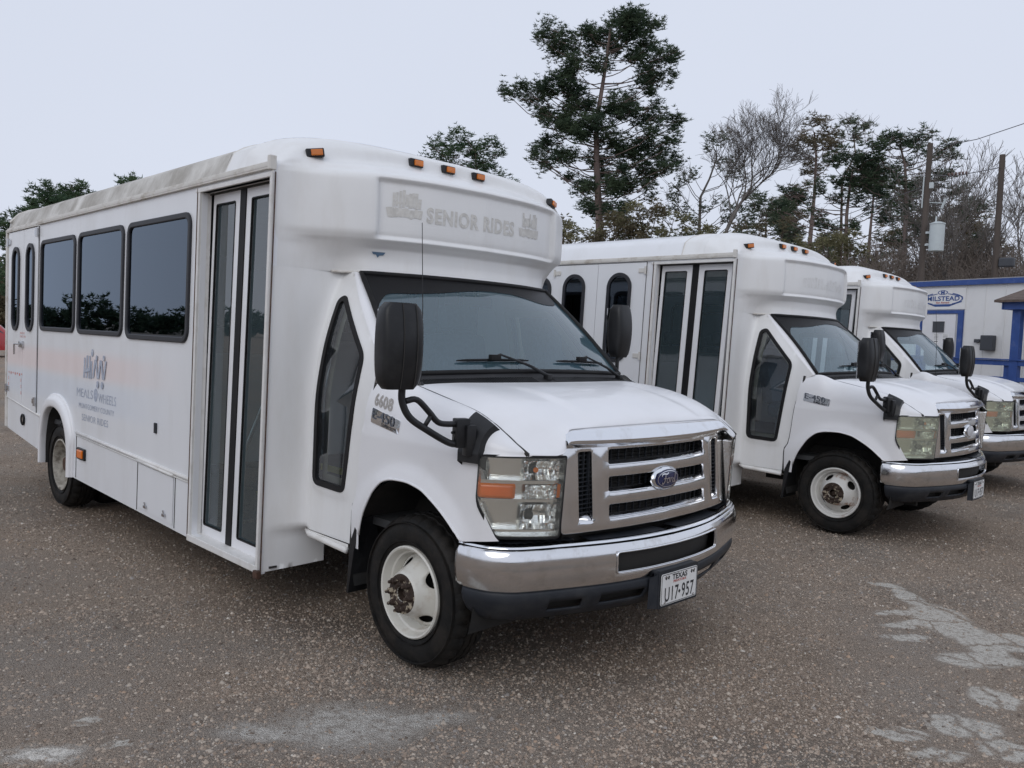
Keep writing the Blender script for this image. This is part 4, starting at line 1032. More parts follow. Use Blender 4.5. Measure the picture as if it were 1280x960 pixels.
    if kind == 1:
        A = thing0('access_panel', B)
        o = sheet([(-2.745, .335), (-2.15, .318), (-2.15, .628), (-2.745, .642)], [], side_f(-1, .007), .3).build('lid', 'white_panel', A); solid(o, .005)
        m = MB(); m.tube([(-2.765 + SX(.66), -HB - .010, .662), (-2.14 + SX(.64), -HB - .010, .644)], .011, 8); m.build('lid_hinge', 'trim_white', A, smooth=True)
        for x in (-2.62, -2.30):
            m = MB(); m.box(x - .02, x + .02, -HB - .022, -HB - .008, .352, .372, bev=.003); m.tube([(x, -HB - .014, .37), (x, -HB - .02, .395)], .005, 6); m.build('lid_catch', 'steel', A)
        Lm = thing0('side_marker_light', B); m = MB(); m.box(-4.07, -3.89, -HB - .018, -HB, .505, .600, bev=.008); m.build('lamp_base', 'black_plastic', Lm)
        m = MB(); m.box(-4.035, -3.915, -HB - .030, -HB - .012, .520, .586, bev=.008); m.build('lamp_lens', 'amber', Lm)
        F = thing0('round_reflector', B); m = MB(); m.lathe([(.040, .0), (.052, .0), (.056, .012), (.045, .018), (.036, .014)], (-5.68, -HB - .002, .665), 'y', 28, sgn=-1); m.build('rim_ring', 'rubber', F, smooth=True)
        m = MB(); m.lathe([(0, .010), (.038, .010)], (-5.68, -HB - .002, .665), 'y', 20, sgn=-1); m.build('lens', 'chrome_dull', F)
        m = MB(); m.box(-2.50, -2.465, -HB - .012, -HB + .0, .885, .955, bev=.003); m.build('vent', 'grey_plastic', B)
        # orange reflections sticker above the latch and faded marks
        m = MB()
        for k in range(2):
            t = text_mesh('PUSH TO OPEN' if k else 'EMERGENCY', .028, lambda u, v: (XS - .085 + u, -HB - .0125, 1.475 - .032 * k + v)); m.add(t.v, t.f)
        m.build('lettering', 'decal_red', B, label='small red lettering above the rear door latch')
        m = MB()
        for k in range(7): m.box(-6.18 + .075 * k, -6.15 + .075 * k, -HB - .0128, -HB - .0118, 1.085 - .010 * (k % 2), 1.10)
        for k in range(3): m.box(-6.185, -6.170, -HB - .0128, -HB - .0118, .90 + .06 * k, .93 + .06 * k); m.box(-5.745, -5.73, -HB - .0128, -HB - .0118, .90 + .06 * k, .93 + .06 * k)
        m.build('old_sticker', 'decal_red', B, label='faded red sticker outline on the rear door')

def build_mirrors(B, cloudy=False):
    # right mirror on the fender
    Mr = thing0('mirror', B, label='tall fender-mounted mirror on a tubular arm')
    def head(c, yaw, sx_, hw=.096, hh=.178, dp=.112, seed=0):
        m = MB(); rot = Matrix.Rotation(yaw, 3, 'Z'); nu, nv = 28, 14; vs = []
        for j in range(nv + 1):
            t = j / nv
            for i in range(nu):
                q = 2 * math.pi * i / nu; n_ = 4.5
                a = math.copysign(abs(math.cos(q)) ** (2 / n_), math.cos(q)); b = math.copysign(abs(math.sin(q)) ** (2 / n_), math.sin(q))
                tt = t * 2 - 1; sc = (1 - abs(tt) ** 7) ** .5 if abs(tt) < 1 else 0.0; sc = .80 + .20 * sc if abs(tt) < 1 else .74
                wd = 1 - .10 * tt * tt * tt * tt; depth = dp * (.62 + .38 * (1 - tt * tt)) 
                # back (towards +x) rounded, face (-x) flat
                px = b * depth * .5 * (1.0 if b < 0 else 1.15) ; py = a * hw * sc * wd
                vs.append(Vector(c) + rot @ Vector((px, py, tt * hh)))
        m.add(vs, [(j * nu + i, j * nu + (i + 1) % nu, (j + 1) * nu + (i + 1) % nu, (j + 1) * nu + i) for j in range(nv) for i in range(nu)] + [tuple(range(nu - 1, -1, -1)), tuple(nv * nu + i for i in range(nu))])
        return m
    c = (.36, -1.345, 1.566); rz = R(-6)
    head(c, rz, 1).build('mirror_head', 'black_plastic', Mr, ang=45)
    m = MB(); rot = Matrix.Rotation(rz, 3, 'Z')
    for yy in (-.012, .052):   # housing grooves
        pts = [Vector(c) + rot @ Vector((.5 * .115 * 1.15 * (.62 + .38 * (1 - t * t)) + .0005, yy, t * .180)) for t in np.linspace(-.97, .97, 15)]; m.tube(pts, .0022, 4)
    m.build('housing_groove', 'seal_dark', Mr)
    m = MB(); m.box(c[0] - .058, c[0] - .050, c[1] - .066, c[1] + .066, c[2] - .05, c[2] + .15, bev=.002, rot=rot); m.box(c[0] - .058, c[0] - .050, c[1] - .066, c[1] + .066, c[2] - .155, c[2] - .065, bev=.002, rot=rot); m.build('mirror_glass', 'chrome', Mr)
    m = MB(); cA = cr3([(.362, -1.322, 1.40), (.363, -1.320, 1.335), (.372, -1.285, 1.268), (.393, -1.205, 1.213), (.417, -1.112, 1.160), (.426, -1.072, 1.150)])
    m.tube([cA(t / 5) for t in range(26)], .0155, 10)
    cB = cr3([(.366, -1.305, 1.338), (.378, -1.255, 1.343), (.392, -1.200, 1.292), (.404, -1.160, 1.248), (.416, -1.115, 1.238), (.430, -1.055, 1.240)])
    m.tube([cB(t / 5) for t in range(26)], .0135, 10); m.tube([(.387, -1.222, 1.222), (.396, -1.188, 1.280)], .011, 8)
    m.tube([(.426, -1.072, 1.150), (.430, -1.062, 1.240)], .014, 8); m.build('mirror_arm', 'black_plastic', Mr, smooth=True)
    m = MB(); rot = Matrix.Rotation(R(-14), 3, 'Z')
    m.box(.405, .455, -1.080, -1.015, 1.135, 1.262, bev=.006, rot=rot)
    # saddle following the fender
    def sd(a, b):
        x = .395 + .115 * a; t = -.02 + b * .62 if b > .35 else -.02
        if b <= .35: p = fender_pt(x, -(.35 - b) / .35 * .045); o_ = .030
        else: p = fender_pt(x, (b - .35) / .65 * .80); o_ = .030
        y0 = -p[1] if False else p[1]; tt = max(0, (b - .35) / .65 * .80) * math.pi / 2
        nz_ = math.sin(tt * .9); ny = math.cos(tt * .9); return (p[0], p[1] - o_ * ny, p[2] + o_ * nz_ * 1.0)
    sad = grid(8, 14, sd); m.add(sad.v, sad.f)
    for a in (0, 1):
        rim = [Vector(sd(a, k / 14)) for k in range(15)]; inn = [Vector((p.x, p.y + .05, p.z - .035)) for p in rim]; m.add(rim + inn, [(k, k + 1, 16 + k, 15 + k) for k in range(14)])
    p_, q_ = [Vector(sd(k / 8, 0)) for k in range(9)], [Vector(sd(k / 8, 1)) for k in range(9)]
    m.add(p_ + [v + Vector((0, .05, 0)) for v in p_], [(k, k + 1, 10 + k, 9 + k) for k in range(8)]); m.add(q_ + [v + Vector((0, 0, -.04)) for v in q_], [(k, k + 1, 10 + k, 9 + k) for k in range(8)])
    m.box(.435, .480, -1.046, -1.00, 1.10, 1.235, bev=.006, rot=rot)
    for z in (1.16, 1.20, 1.24): m.tube([(.412, -1.075, z), (.418, -1.088, z)], .007, 8)
    m.build('mirror_bracket', 'black_plastic', Mr, ang=40)
    # left mirror on the driver's door
    Ml = thing0('mirror', B, label='driver side mirror on the far door')
    c2 = (-.545, 1.265, 1.70); head(c2, R(4), 1, .085, .185, .12).build('mirror_head', 'black_plastic', Ml, ang=45)
    m = MB(); m.tube([(-.545, 1.255, 1.53), (-.54, 1.25, 1.43), (-.52, 1.16, 1.40), (-.50, .97, 1.385)], .014, 8); m.box(-.56, -.44, .955, .985, 1.33, 1.43, bev=.008); m.build('mirror_arm', 'black_plastic', Ml)
    m = MB(); m.box(c2[0] - .064, c2[0] - .056, c2[1] - .07, c2[1] + .07, c2[2] - .16, c2[2] + .16); m.build('mirror_glass', 'chrome', Ml)

def build_plate(B, full=True):
    Pm = thing0('license_plate', B); X = .885; zc = .446
    f = lambda o_: (lambda u, v: (X + o_ - .10 * (v - zc) * 0, u, v))
    o = sheet(rrect(-.166, .166, zc - .090, zc + .092, .012, 3), [], f(0), .5).build('plate_bracket', 'grey_plastic', Pm); solid(o, .03)
    m = MB(); m.add([(X - .03, -.21, zc - .085), (X - .03, -.20, zc + .06), (X - .003, -.164, zc + .08), (X - .003, -.164, zc - .088), (X - .03, .21, zc - .085), (X - .03, .20, zc + .06), (X - .003, .164, zc + .08), (X - .003, .164, zc - .088)], [(0, 3, 2, 1), (4, 5, 6, 7)]); m_ = m.v; [MB().add(m_[k:k + 4], [(0, 3, 2, 1) if k == 0 else (0, 1, 2, 3)]).build('bracket_side', 'grey_plastic', Pm) for k in (0, 4)]
    o = sheet(rrect(-.152, .152, zc - .076, zc + .076, .012, 4), [], f(.006), .5).build('plate', 'plate_white', Pm); solid(o, .003)
    m = MB(); q = rrect(-.149, .149, zc - .073, zc + .073, .010, 4); qi = rrect(-.146, .146, zc - .070, zc + .070, .008, 4); k = len(q)
    m.add([(X + .0068, *p) for p in q] + [(X + .0068, *p) for p in qi], [(i, (i + 1) % k, k + (i + 1) % k, k + i) for i in range(k)])
    t = text_mesh('TEXAS', .036, lambda u, v: (X + .007, u, zc + .040 + v), .0012, 1.15, 1.05, 'CENTER'); m.add(t.v, t.f)
    fx = lambda u, v: (X + .007, u, v)
    for txt, x0 in (('U17', -.066), ('957', .072)):
        t = text_mesh(txt, .098, lambda u, v, x0=x0: (X + .007, x0 + u, zc - .060 + v), .0011, .66, 1.12, 'CENTER'); m.add(t.v, t.f)
    m.add([fx(.001, zc - .018), fx(.012, zc - .026), fx(.001, zc - .038), fx(-.010, zc - .026)], [(0, 3, 2, 1)])
    for y in (-.115, -.095, .10, .12):
        m.add([fx(y - .008, zc + .052), fx(y + .004, zc + .044), fx(y + .010, zc + .060), fx(y, zc + .066)], [(0, 1, 2, 3)])
    m.build('plate_lettering', 'ink_black', Pm)
    t = text_mesh('PRIVATE BUS', .0165, lambda u, v: (X + .007, u, zc + .024 + v), .0004, 1.15, 1.0, 'CENTER'); t.build('plate_small_lettering', 'ink_red', Pm)
    m = MB()
    for y in (-.12, .12):
        for z in (.062, -.062): m.lathe([(0, .010), (.006, .009), (.007, .006)], (X, y, zc + z), 'x', 8)
    m.build('plate_bolt', 'steel', Pm)

def badge(B):
    # raised model badge on the fender
    def g(u, v, o_=0.): return fender_at(-.335 + u, 1.168 + v - .16 * u, .003 + o_)
    Bd = thing0('model_badge', B)
    o = sheet(roundpoly([(0, .0), (.245, 0), (.255, .068), (.008, .075)], .008, 2), [], lambda u, v: g(u, v), .05).build('badge_plate', 'chrome', Bd); solid(o, .006)
    t = text_mesh('E-450', .072, lambda u, v: g(.008 + u, .024 + v, .003), .0005, 1.20, 1.0); t.build('badge_lettering', 'badge_dark', Bd)
    t = text_mesh('SUPER DUTY', .022, lambda u, v: g(.10 + u, .004 + v, .003), .0004, 1.0, 1.0); t.build('badge_small_lettering', 'ink_black', Bd)

def ghost_cap(B):
    def cf(u, v): p = cap_front(u, v); return (p[0] + .0022, u, v)
    m = MB()
    t = text_mesh('SENIOR RIDES', .118, lambda u, v: (u, v, 0), .0045, 1, 1.12); us = [p[0] for p in t.v]; k_ = .685 / (max(us) - min(us)); m.add([cf(-.425 + (p[0] - min(us)) * k_, 2.262 + p[1]) for p in t.v], t.f)
    m.build('lettering', 'ghost_grey', B, label='ghost lettering left by removed SENIOR RIDES decals')
    random.seed(3)
    for y0 in (-.665, .305):
        m = MB()
        # torn remains of a logo: upright bars above a ragged strip
        for k in range(9):
            a = y0 + .035 + k * .0185; h0 = 2.333 + random.uniform(-.006, .006); h1 = 2.415 + random.uniform(-.03, .012); w = random.uniform(.011, .019)
            m.add([cf(a, h0), cf(a + w, h0), cf(a + w + .006, h1), cf(a + .004, h1)], [(0, 1, 2, 3)])
        m.add([cf(y0 + .05, 2.345), cf(y0 + .19, 2.35), cf(y0 + .19, 2.365), cf(y0 + .05, 2.36)], [(0, 1, 2, 3)])
        n = 16; top = [cf(y0 + .215 * k / n, 2.322 + random.uniform(-.005, .005)) for k in range(n + 1)]; bot = [cf(y0 + .012 + .195 * k / n, 2.272 + random.uniform(-.008, .006)) for k in range(n + 1)]
        m.add(top + bot, [(k, n + 1 + k, n + 2 + k, k + 1) for k in range(n)])
        m.build('torn_decal', 'ghost_grey', B)
    m = MB(); m.add([cap_pt(y, 0 + r_) for y, r_ in ((-.70, 1.75), (-.625, 1.75), (-.635, 1.45), (-.655, 1.40), (-.665, 1.2), (-.675, 1.48), (-.69, 1.5))], [(0, 6, 5, 4, 3, 2, 1)])
    o = m.build('paint_chip', 'chip_blue', B); o.location.x = .004

def side_lettering(B):
    f = lambda x0, z0, sk=-.0: (lambda u, v: (x0 + u + SX(z0 + v), -HB - .0018, z0 + v))
    m = MB()
    def add(txt, x, z, h, w, b=.004):
        t = text_mesh(txt, h, lambda u, v: (u, v, 0), b, 1, 1.02); us = [p[0] for p in t.v]; k = w / (max(us) - min(us)); u0 = min(us)
        g = f(x, z); m.add([g((p[0] - u0) * k, p[1]) for p in t.v], t.f)
    add('MEALS', -4.12, 1.012, .10, .385, 0); add('WHEELS', -3.61, 1.0, .10, .385, 0)
    add('MONTGOMERY COUNTY', -4.06, .922, .060, .80, 0); add('SENIOR RIDES', -3.98, .826, .075, .60, 0)
    g = f(-3.67, 1.05)
    m.add([g(.043 * math.cos(q) - 0, .052 * math.sin(q)) for q in np.linspace(0, 2 * math.pi, 19)[:-1]], [tuple(range(18))])
    m.build('lettering', 'ghost_blue', B, label='faded blue MEALS ON WHEELS side lettering')
    m = MB(); g = f(-3.95, 1.17)
    cnt = [0]
    def gg(x, z): p = g(x, z); return (p[0], p[1] - .0004 * cnt[0], p[2])
    def bar(x0, z0, x1, z1, w): cnt[0] += 1; m.add([gg(x0 - w / 2, z0), gg(x0 + w / 2, z0), gg(x1 + w / 2, z1), gg(x1 - w / 2, z1)], [(0, 1, 2, 3)])
    def dot(x, z, r_): cnt[0] += 1; m.add([gg(x + r_ * math.cos(q), z + r_ * 1.1 * math.sin(q)) for q in np.linspace(0, 2 * math.pi, 13)[:-1]], [tuple(range(12))])
    for x in (.0, .06, .12): bar(x, .0, x + .012, .16 + .02 * (x > .03), .036)
    bar(.17, .0, .17, .14, .034); dot(.19, .205, .027)
    for x, s_ in ((.24, 1), (.30, -1), (.36, 1), (.42, -1), (.48, 1)): bar(x - .02 * s_, .01, x + .02 * s_, .155, .034)
    cnt[0] += 1; m.add([gg(x, z) for x, z in ((.02, .07), (.16, .09), (.16, .06), (.02, .04))], [(0, 3, 2, 1)])
    dot(.33, -.035, .026); dot(.43, -.035, .026); dot(.30, .17, .02); dot(.46, .175, .02)
    m.build('logo', 'ghost_blue', B, label='faded blue round-dotted logo above the side lettering')
    # fleet number on the fender
    t = text_mesh('6608', .082, lambda u, v: (u, v, 0), .003, .92, 1.08)
    def g2(u, v): return fender_at(-.322 + u, 1.258 + v - .14 * u, .002)
    m = MB(); m.add([g2(p[0], p[1]) for p in t.v], t.f); m.build('fleet_number', 'ghost_dark', B)

GROUP = 'white minibuses parked side by side on the gravel'
# ---- bus 1
bus1 = thing('minibus', 'nearest white minibus with SENIOR RIDES ghost lettering and number 6608', 'minibus', group=GROUP)
G1, E1, gf = build_front(bus1)
hl, bf, BT = build_front2(bus1, gf)
build_common_body(bus1)
build_interior(bus1)
build_mirrors(bus1)
build_plate(bus1); badge(bus1)
for sgn in (-1, 1):
    wheel(bus1, 0, sgn, False, 'rim_paint', R(-12 if sgn < 0 else 20)); wheel(bus1, WBX, sgn, True, 'rim_rear')
common = [c for c in children(bus1)]
# buses 2 and 3 take copies of the shared parts
def spawn(label, loc, rz):
    b = thing('minibus', label, 'minibus', loc, rz, GROUP)
    for c in common: copy_tree(c, b)
    return b
bus2 = spawn('middle white minibus with a worn blank grille oval and rust-stained front wheel', (-.0249, 4.7245, -.004), .0192)
bus3 = spawn('farthest white minibus parked beside the blue-railed office trailer', (-.4055, 8.3548, .005), .0457)
def walk(o):
    yield o
    for c in children(o): yield from walk(c)
def remat(b, names, new):
    for o in walk(b):
        if o.type == 'MESH' and o.name.split('.')[0] in names:
            o.data = o.data.copy(); o.data.materials.clear(); o.data.materials.append(MATS[new])
build_right_side(bus1, 1)
build_right_side(bus2, 2)
for c in children(bus2):
    if c not in common and c.name.split('.')[0] in ('body_side', 'entry_door', 'door_seal', 'door_handle', 'door_surround', 'header_seal', 'corner_trim', 'door_gap_seal', 'lift_door', 'window', 'hinge', 'door_latch', 'panel_joint') and c.get('r') is None:
        pass
right2 = children(bus2)[-1:]
emblem_face(E1)
e2 = [o for o in walk(bus2) if o.name.startswith('emblem')]; emblem_face(e2[0], True)
e3 = [o for o in walk(bus3) if o.name.startswith('emblem')]; emblem_face(e3[0], True)
headlamp_lens(hl, 'lens_clear')
for b in (bus2, bus3):
    hh = [o for o in children(b) if o.name.startswith('headlight')]
    hl2 = []
    for (H, loop, mp, fl) in hl:
        k = sorted(hh, key=lambda o: o.name)[len(hl2)]; hl2.append((k, loop, mp, fl))
    headlamp_lens(hl2, 'lens_cloudy')
build_right_side(bus3, 2)
remat(bus2, ('rim', 'disc'), 'rim_rusty')
for b in (bus2, bus3): remat(b, ('roof',), 'white_panel')
def reflection_band_paint():  # side paint with a soft pink and blue reflection painted into its colour
    m = MATS['white_panel'].copy(); m.name = 'white_panel_painted_reflection'; MATS[m.name] = m; nt = m.node_tree; n = nt.nodes; l = nt.links
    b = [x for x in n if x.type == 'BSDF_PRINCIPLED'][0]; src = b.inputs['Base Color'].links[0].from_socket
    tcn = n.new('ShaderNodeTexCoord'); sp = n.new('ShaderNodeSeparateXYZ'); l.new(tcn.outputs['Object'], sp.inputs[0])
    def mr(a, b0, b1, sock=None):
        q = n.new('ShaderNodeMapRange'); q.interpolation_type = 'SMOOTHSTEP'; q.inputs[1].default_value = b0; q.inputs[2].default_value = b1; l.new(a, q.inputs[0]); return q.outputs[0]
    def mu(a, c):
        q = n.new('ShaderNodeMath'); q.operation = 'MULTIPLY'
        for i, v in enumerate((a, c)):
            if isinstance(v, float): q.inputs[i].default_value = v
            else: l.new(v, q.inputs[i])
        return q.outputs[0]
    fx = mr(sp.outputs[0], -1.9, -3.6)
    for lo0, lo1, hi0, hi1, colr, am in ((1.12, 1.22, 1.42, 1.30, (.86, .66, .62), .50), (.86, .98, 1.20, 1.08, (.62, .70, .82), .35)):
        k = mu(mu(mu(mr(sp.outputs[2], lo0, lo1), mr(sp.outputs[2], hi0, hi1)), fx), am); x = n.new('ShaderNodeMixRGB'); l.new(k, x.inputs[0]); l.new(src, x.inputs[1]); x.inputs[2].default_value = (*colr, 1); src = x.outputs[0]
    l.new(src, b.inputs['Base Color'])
reflection_band_paint()
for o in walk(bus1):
    if o.type == 'MESH' and o.name.split('.')[0] in ('body_side', 'door_panel') and min(v.co.y for v in o.data.vertices) < -1: o.data.materials.clear(); o.data.materials.append(MATS['white_panel_painted_reflection'])
ghost_cap(bus1); side_lettering(bus1)
def smudge(b):
    m = MB(); random.seed(5)
    for k in range(14):
        a = -.45 + .066 * k; h = random.uniform(.05, .11); m.add([tuple(Vector(cap_front(y, z)) + Vector((.002, 0, 0))) for y, z in ((a, 2.24), (a + .05, 2.24), (a + .055, 2.24 + h), (a + .008, 2.24 + h))], [(0, 1, 2, 3)])
    m.build('worn_lettering', 'ghost_smudge', b, label='rubbed-out lettering on the front cap')
P('ghost_smudge', (.70, .695, .68), .6, var=.08, dirt=(.78, .78, .78), dscale=20, dlo=.4, dhi=.6, damt=.9)
smudge(bus2); smudge(bus3)
# aerials
for b in (bus1, bus3):
    m = MB(); m.tube([(-.10, -.86, 1.37), (-.115, -.852, 1.75), (-.145, -.85, 2.17)], [.0035, .0025, .0018], 6); m.lathe([(0, .02), (.012, .018), (.018, 0)], (-.10, -.86, 1.365), 'z', 10); m.build('antenna', 'black_plastic', b)

# =================================================================== ground
def ground_mat():
    m, nt, o = _new('gravel_ground'); n = nt.nodes; l = nt.links
    b = n.new('ShaderNodeBsdfPrincipled'); l.new(b.outputs[0], o.inputs[0]); b.inputs['Roughness'].default_value = .9; b.inputs['Specular IOR Level'].default_value = .25
    t = n.new('ShaderNodeTexCoord'); co = t.outputs['Object']
    def noise(s, d=4, r=.55, w=None):
        q = n.new('ShaderNodeTexNoise'); q.inputs['Scale'].default_value = s; q.inputs['Detail'].default_value = d; q.inputs['Roughness'].default_value = r; l.new(w or co, q.inputs[0]); return q.outputs[0]
    def mr(src, a, b_, c=0., d=1.):
        q = n.new('ShaderNodeMapRange'); q.inputs[1].default_value = a; q.inputs[2].default_value = b_; q.inputs[3].default_value = c; q.inputs[4].default_value = d; l.new(src, q.inputs[0]); return q.outputs[0]
    def mix(f, a, b_, ty='MIX'):
        q = n.new('ShaderNodeMixRGB'); q.blend_type = ty
        for i, v in ((0, f), (1, a), (2, b_)):
            if isinstance(v, (tuple, float, int)): q.inputs[i].default_value = v if not isinstance(v, tuple) else (*v, 1)
            else: l.new(v, q.inputs[i])
        return q.outputs[0]
    def math_(op, a, b_=None):
        q = n.new('ShaderNodeMath'); q.operation = op
        for i, v in ((0, a), (1, b_)):
            if v is None: continue
            if isinstance(v, (float, int)): q.inputs[i].default_value = v
            else: l.new(v, q.inputs[i])
        return q.outputs[0]
    # stones: cell colours
    vo = n.new('ShaderNodeTexVoronoi'); vo.inputs['Scale'].default_value = 135; vo.inputs['Randomness'].default_value = 1; l.new(co, vo.inputs[0])
    sepc = n.new('ShaderNodeSeparateColor'); l.new(vo.outputs['Color'], sepc.inputs[0])
    cr_ = n.new('ShaderNodeValToRGB'); l.new(sepc.outputs[0], cr_.inputs[0]); e = cr_.color_ramp.elements
    e[0].position = 0; e[0].color = (.21, .158, .118, 1); e[1].position = 1; e[1].color = (.66, .56, .45, 1)
    e.new(.3).color = (.36, .275, .205, 1); e.new(.6).color = (.48, .372, .28, 1); e.new(.85).color = (.55, .45, .355, 1)
    vo2 = n.new('ShaderNodeTexVoronoi'); vo2.inputs['Scale'].default_value = 260; l.new(co, vo2.inputs[0]); sep2 = n.new('ShaderNodeSeparateColor'); l.new(vo2.outputs['Color'], sep2.inputs[0])
    fine = n.new('ShaderNodeValToRGB'); l.new(sep2.outputs[1], fine.inputs[0]); e = fine.color_ramp.elements
    e[0].color = (.33, .255, .197, 1); e[1].color = (.60, .48, .375, 1)
    col = mix(mr(noise(14, 3), .42, .58), cr_.outputs[0], fine.outputs[0])
    gap = mr(vo.outputs['Distance'], .42, .72); gap2 = mr(vo2.outputs['Distance'], .45, .75)
    col = mix(math_('MULTIPLY', math_('MAXIMUM', gap, math_('MULTIPLY', gap2, .7)), .62), col, (.23, .178, .138))
    # broad tone: brown gravel and greyer compacted lanes
    grey = mix(.45, col, (.29, .275, .25))
    big = mr(noise(.42, 5, .6), .47, .60)
    col = mix(big, col, grey)
    dark = mr(noise(.9, 4, .6), .5, .75, 1.06, .74); q = n.new('ShaderNodeVectorMath'); q.operation = 'SCALE'; l.new(col, q.inputs[0]); l.new(dark, q.inputs['Scale']); col = q.outputs[0]
    # grey lane in the foreground and pale worn concrete patches, each at its own place
    geo = n.new('ShaderNodeSeparateXYZ'); l.new(co, geo.inputs[0])
    wob = n.new('ShaderNodeTexNoise'); wob.inputs['Scale'].default_value = 3.0; wob.inputs['Detail'].default_value = 5; wob.inputs['Roughness'].default_value = .7; l.new(co, wob.inputs[0])
    wv = n.new('ShaderNodeVectorMath'); wv.operation = 'MULTIPLY_ADD'; wv.inputs[1].default_value = (.26, .26, 0); wv.inputs[2].default_value = (-.13, -.13, 0); l.new(wob.outputs['Color'], wv.inputs[0])
    wc = n.new('ShaderNodeVectorMath'); wc.operation = 'ADD'; l.new(co, wc.inputs[0]); l.new(wv.outputs[0], wc.inputs[1])
    def blobs(lst, soft):
        acc = None
        for x, y, a, bb, rz in lst:
            mp = n.new('ShaderNodeMapping'); mp.vector_type = 'TEXTURE'; mp.inputs['Location'].default_value = (x, y, 0); mp.inputs['Rotation'].default_value = (0, 0, rz); mp.inputs['Scale'].default_value = (a, bb, 1); l.new(wc.outputs[0], mp.inputs[0])
            ln = n.new('ShaderNodeVectorMath'); ln.operation = 'LENGTH'; l.new(mp.outputs[0], ln.inputs[0])
            v = mr(ln.outputs['Value'], 1.0, 1 - soft); acc = v if acc is None else math_('MAXIMUM', acc, v)
        return acc
    lane = blobs(LANES, .8); col = mix(math_('MULTIPLY', lane, .78), col, mix(.5, fine.outputs[0], (.27, .268, .258)))
    pale = blobs(PALE, .24); pn = mr(noise(30, 6, .8), .32, .50); pale = math_('MULTIPLY', pale, pn)
    ck = n.new('ShaderNodeTexVoronoi'); ck.feature = 'DISTANCE_TO_EDGE'; ck.inputs['Scale'].default_value = 3.1; l.new(wc.outputs[0], ck.inputs[0]); pale = math_('MULTIPLY', pale, mr(ck.outputs['Distance'], .0, .05))
    col = mix(math_('MULTIPLY', pale, .88), col, mix(mr(noise(160, 2), .3, .7), (.44, .42, .375), (.58, .555, .50)))
    dust = blobs(DUST, .9); col = mix(math_('MULTIPLY', math_('MULTIPLY', mr(dust, .0, .6), mr(noise(26, 5, .75), .34, .56)), .95), col, (.68, .645, .585))
    # shade under and between the vehicles, painted into the ground colour
    under_shade = blobs(UNDER_SHADE, .9); q = n.new('ShaderNodeMixRGB'); q.blend_type = 'MULTIPLY'; l.new(math_('MULTIPLY', under_shade, .8), q.inputs[0]); l.new(col, q.inputs[1]); q.inputs[2].default_value = (.50, .46, .43, 1); col = q.outputs[0]
    l.new(col, b.inputs['Base Color'])
    h = math_('ADD', math_('MULTIPLY', vo.outputs['Distance'], -1.0), math_('MULTIPLY', vo2.outputs['Distance'], -.5)); h = math_('ADD', h, math_('MULTIPLY', noise(3.5, 5), 1.6)); h = math_('MULTIPLY', h, math_('SUBTRACT', 1., math_('MULTIPLY', pale, .7)))
    bp_ = n.new('ShaderNodeBump'); bp_.inputs['Strength'].default_value = 1.0; bp_.inputs['Distance'].default_value = .016; l.new(h, bp_.inputs['Height']); l.new(bp_.outputs[0], b.inputs['Normal'])
# worn patches of the yard and painted shade under the vehicles: centre x, y, half sizes, turn
PALE = [(.95, 2.52, .13, .06, .3), (1.17, 2.33, .24, .11, -.95), (1.50, 1.99, .42, .19, -.86), (1.80, 1.72, .22, .16, -.8), (1.21, 1.92, .16, .07, .91), (1.43, 1.89, .18, .06, .91), (1.86, 1.92, .22, .17, .90), (1.83, 1.47, .29, .12, .90),
        (2.03, .56, .19, .12, .88), (1.42, 1.52, .15, .06, .90), (2.02, 1.0, .13, .14, .88), (2.06, .21, .16, .07, .87), (2.22, .46, .11, .10, .87), (1.88, .26, .15, .06, .88), (1.34, 1.70, .12, .05, .9), (-.10, -2.26, .07, .04, .87), (-.22, -2.50, .12, .06, .87), (-.38, -2.28, .06, .05, .9), (2.22, 1.25, .12, .10, .9), (2.3, .1, .16, .1, .87), (2.1, 2.1, .25, .14, .9)]
DUST = [(.32, -1.50, .38, .26, .88), (.32, -1.50, .24, .17, .80), (.44, -1.26, .30, .10, .95), (.16, -1.80, .26, .10, .8), (-.22, -2.50, .22, .09, .87)]
LANES = [(.25, -1.75, 1.5, .42, .88), (-.72, -2.35, .8, .6, .88), (1.50, 1.45, .5, .75, .90), (1.85, .70, .5, .8, .89), (-1.2, -2.2, 1.2, .5, .9), (-3.2, -2.4, 1.8, .7, .6)]
UNDER_SHADE = [(.08, .05, 1.1, 1.0, 0), (-2.6, -.1, 3.0, 1.15, 0), (-4.4, -.5, 1.2, 1.2, .0), (-.9, -1.0, .9, .45, .3), (.05, 4.6, 1.3, 1.2, 0), (-2.6, 4.6, 3, 1.3, 0), (-.2, 8.3, 1.3, 1.2, 0), (-3, 8.2, 3, 1.3, 0), (-1.5, 6.5, 1.4, .5, .1)]
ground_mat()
m = MB(); xs = list(np.linspace(-14, 14, 29)); 
def gz(x, y):
    d = math.hypot(x - 3, y + 3)
    return .010 * mnoise.noise(Vector((x * .7, y * .7, 1))) * sstep(.0, 1, 1) if abs(x) < 13 and abs(y) < 17 else 0
GX = np.concatenate([[-900, -300, -120, -60, -30], np.arange(-16, 10.1, .5), [16, 30, 80, 300, 900]]); GY = np.concatenate([[-900, -300, -100, -30, -12], np.arange(-8, 16.1, .5), [22, 40, 100, 300, 900]])
vs = [(x, y, gz(x, y) - .006) for x in GX for y in GY]; w = len(GY)
m.add(vs, [(i * w + j, (i + 1) * w + j, (i + 1) * w + j + 1, i * w + j + 1) for i in range(len(GX) - 1) for j in range(w - 1)])
m.build('ground', 'gravel_ground', None, smooth=True, kind='structure')

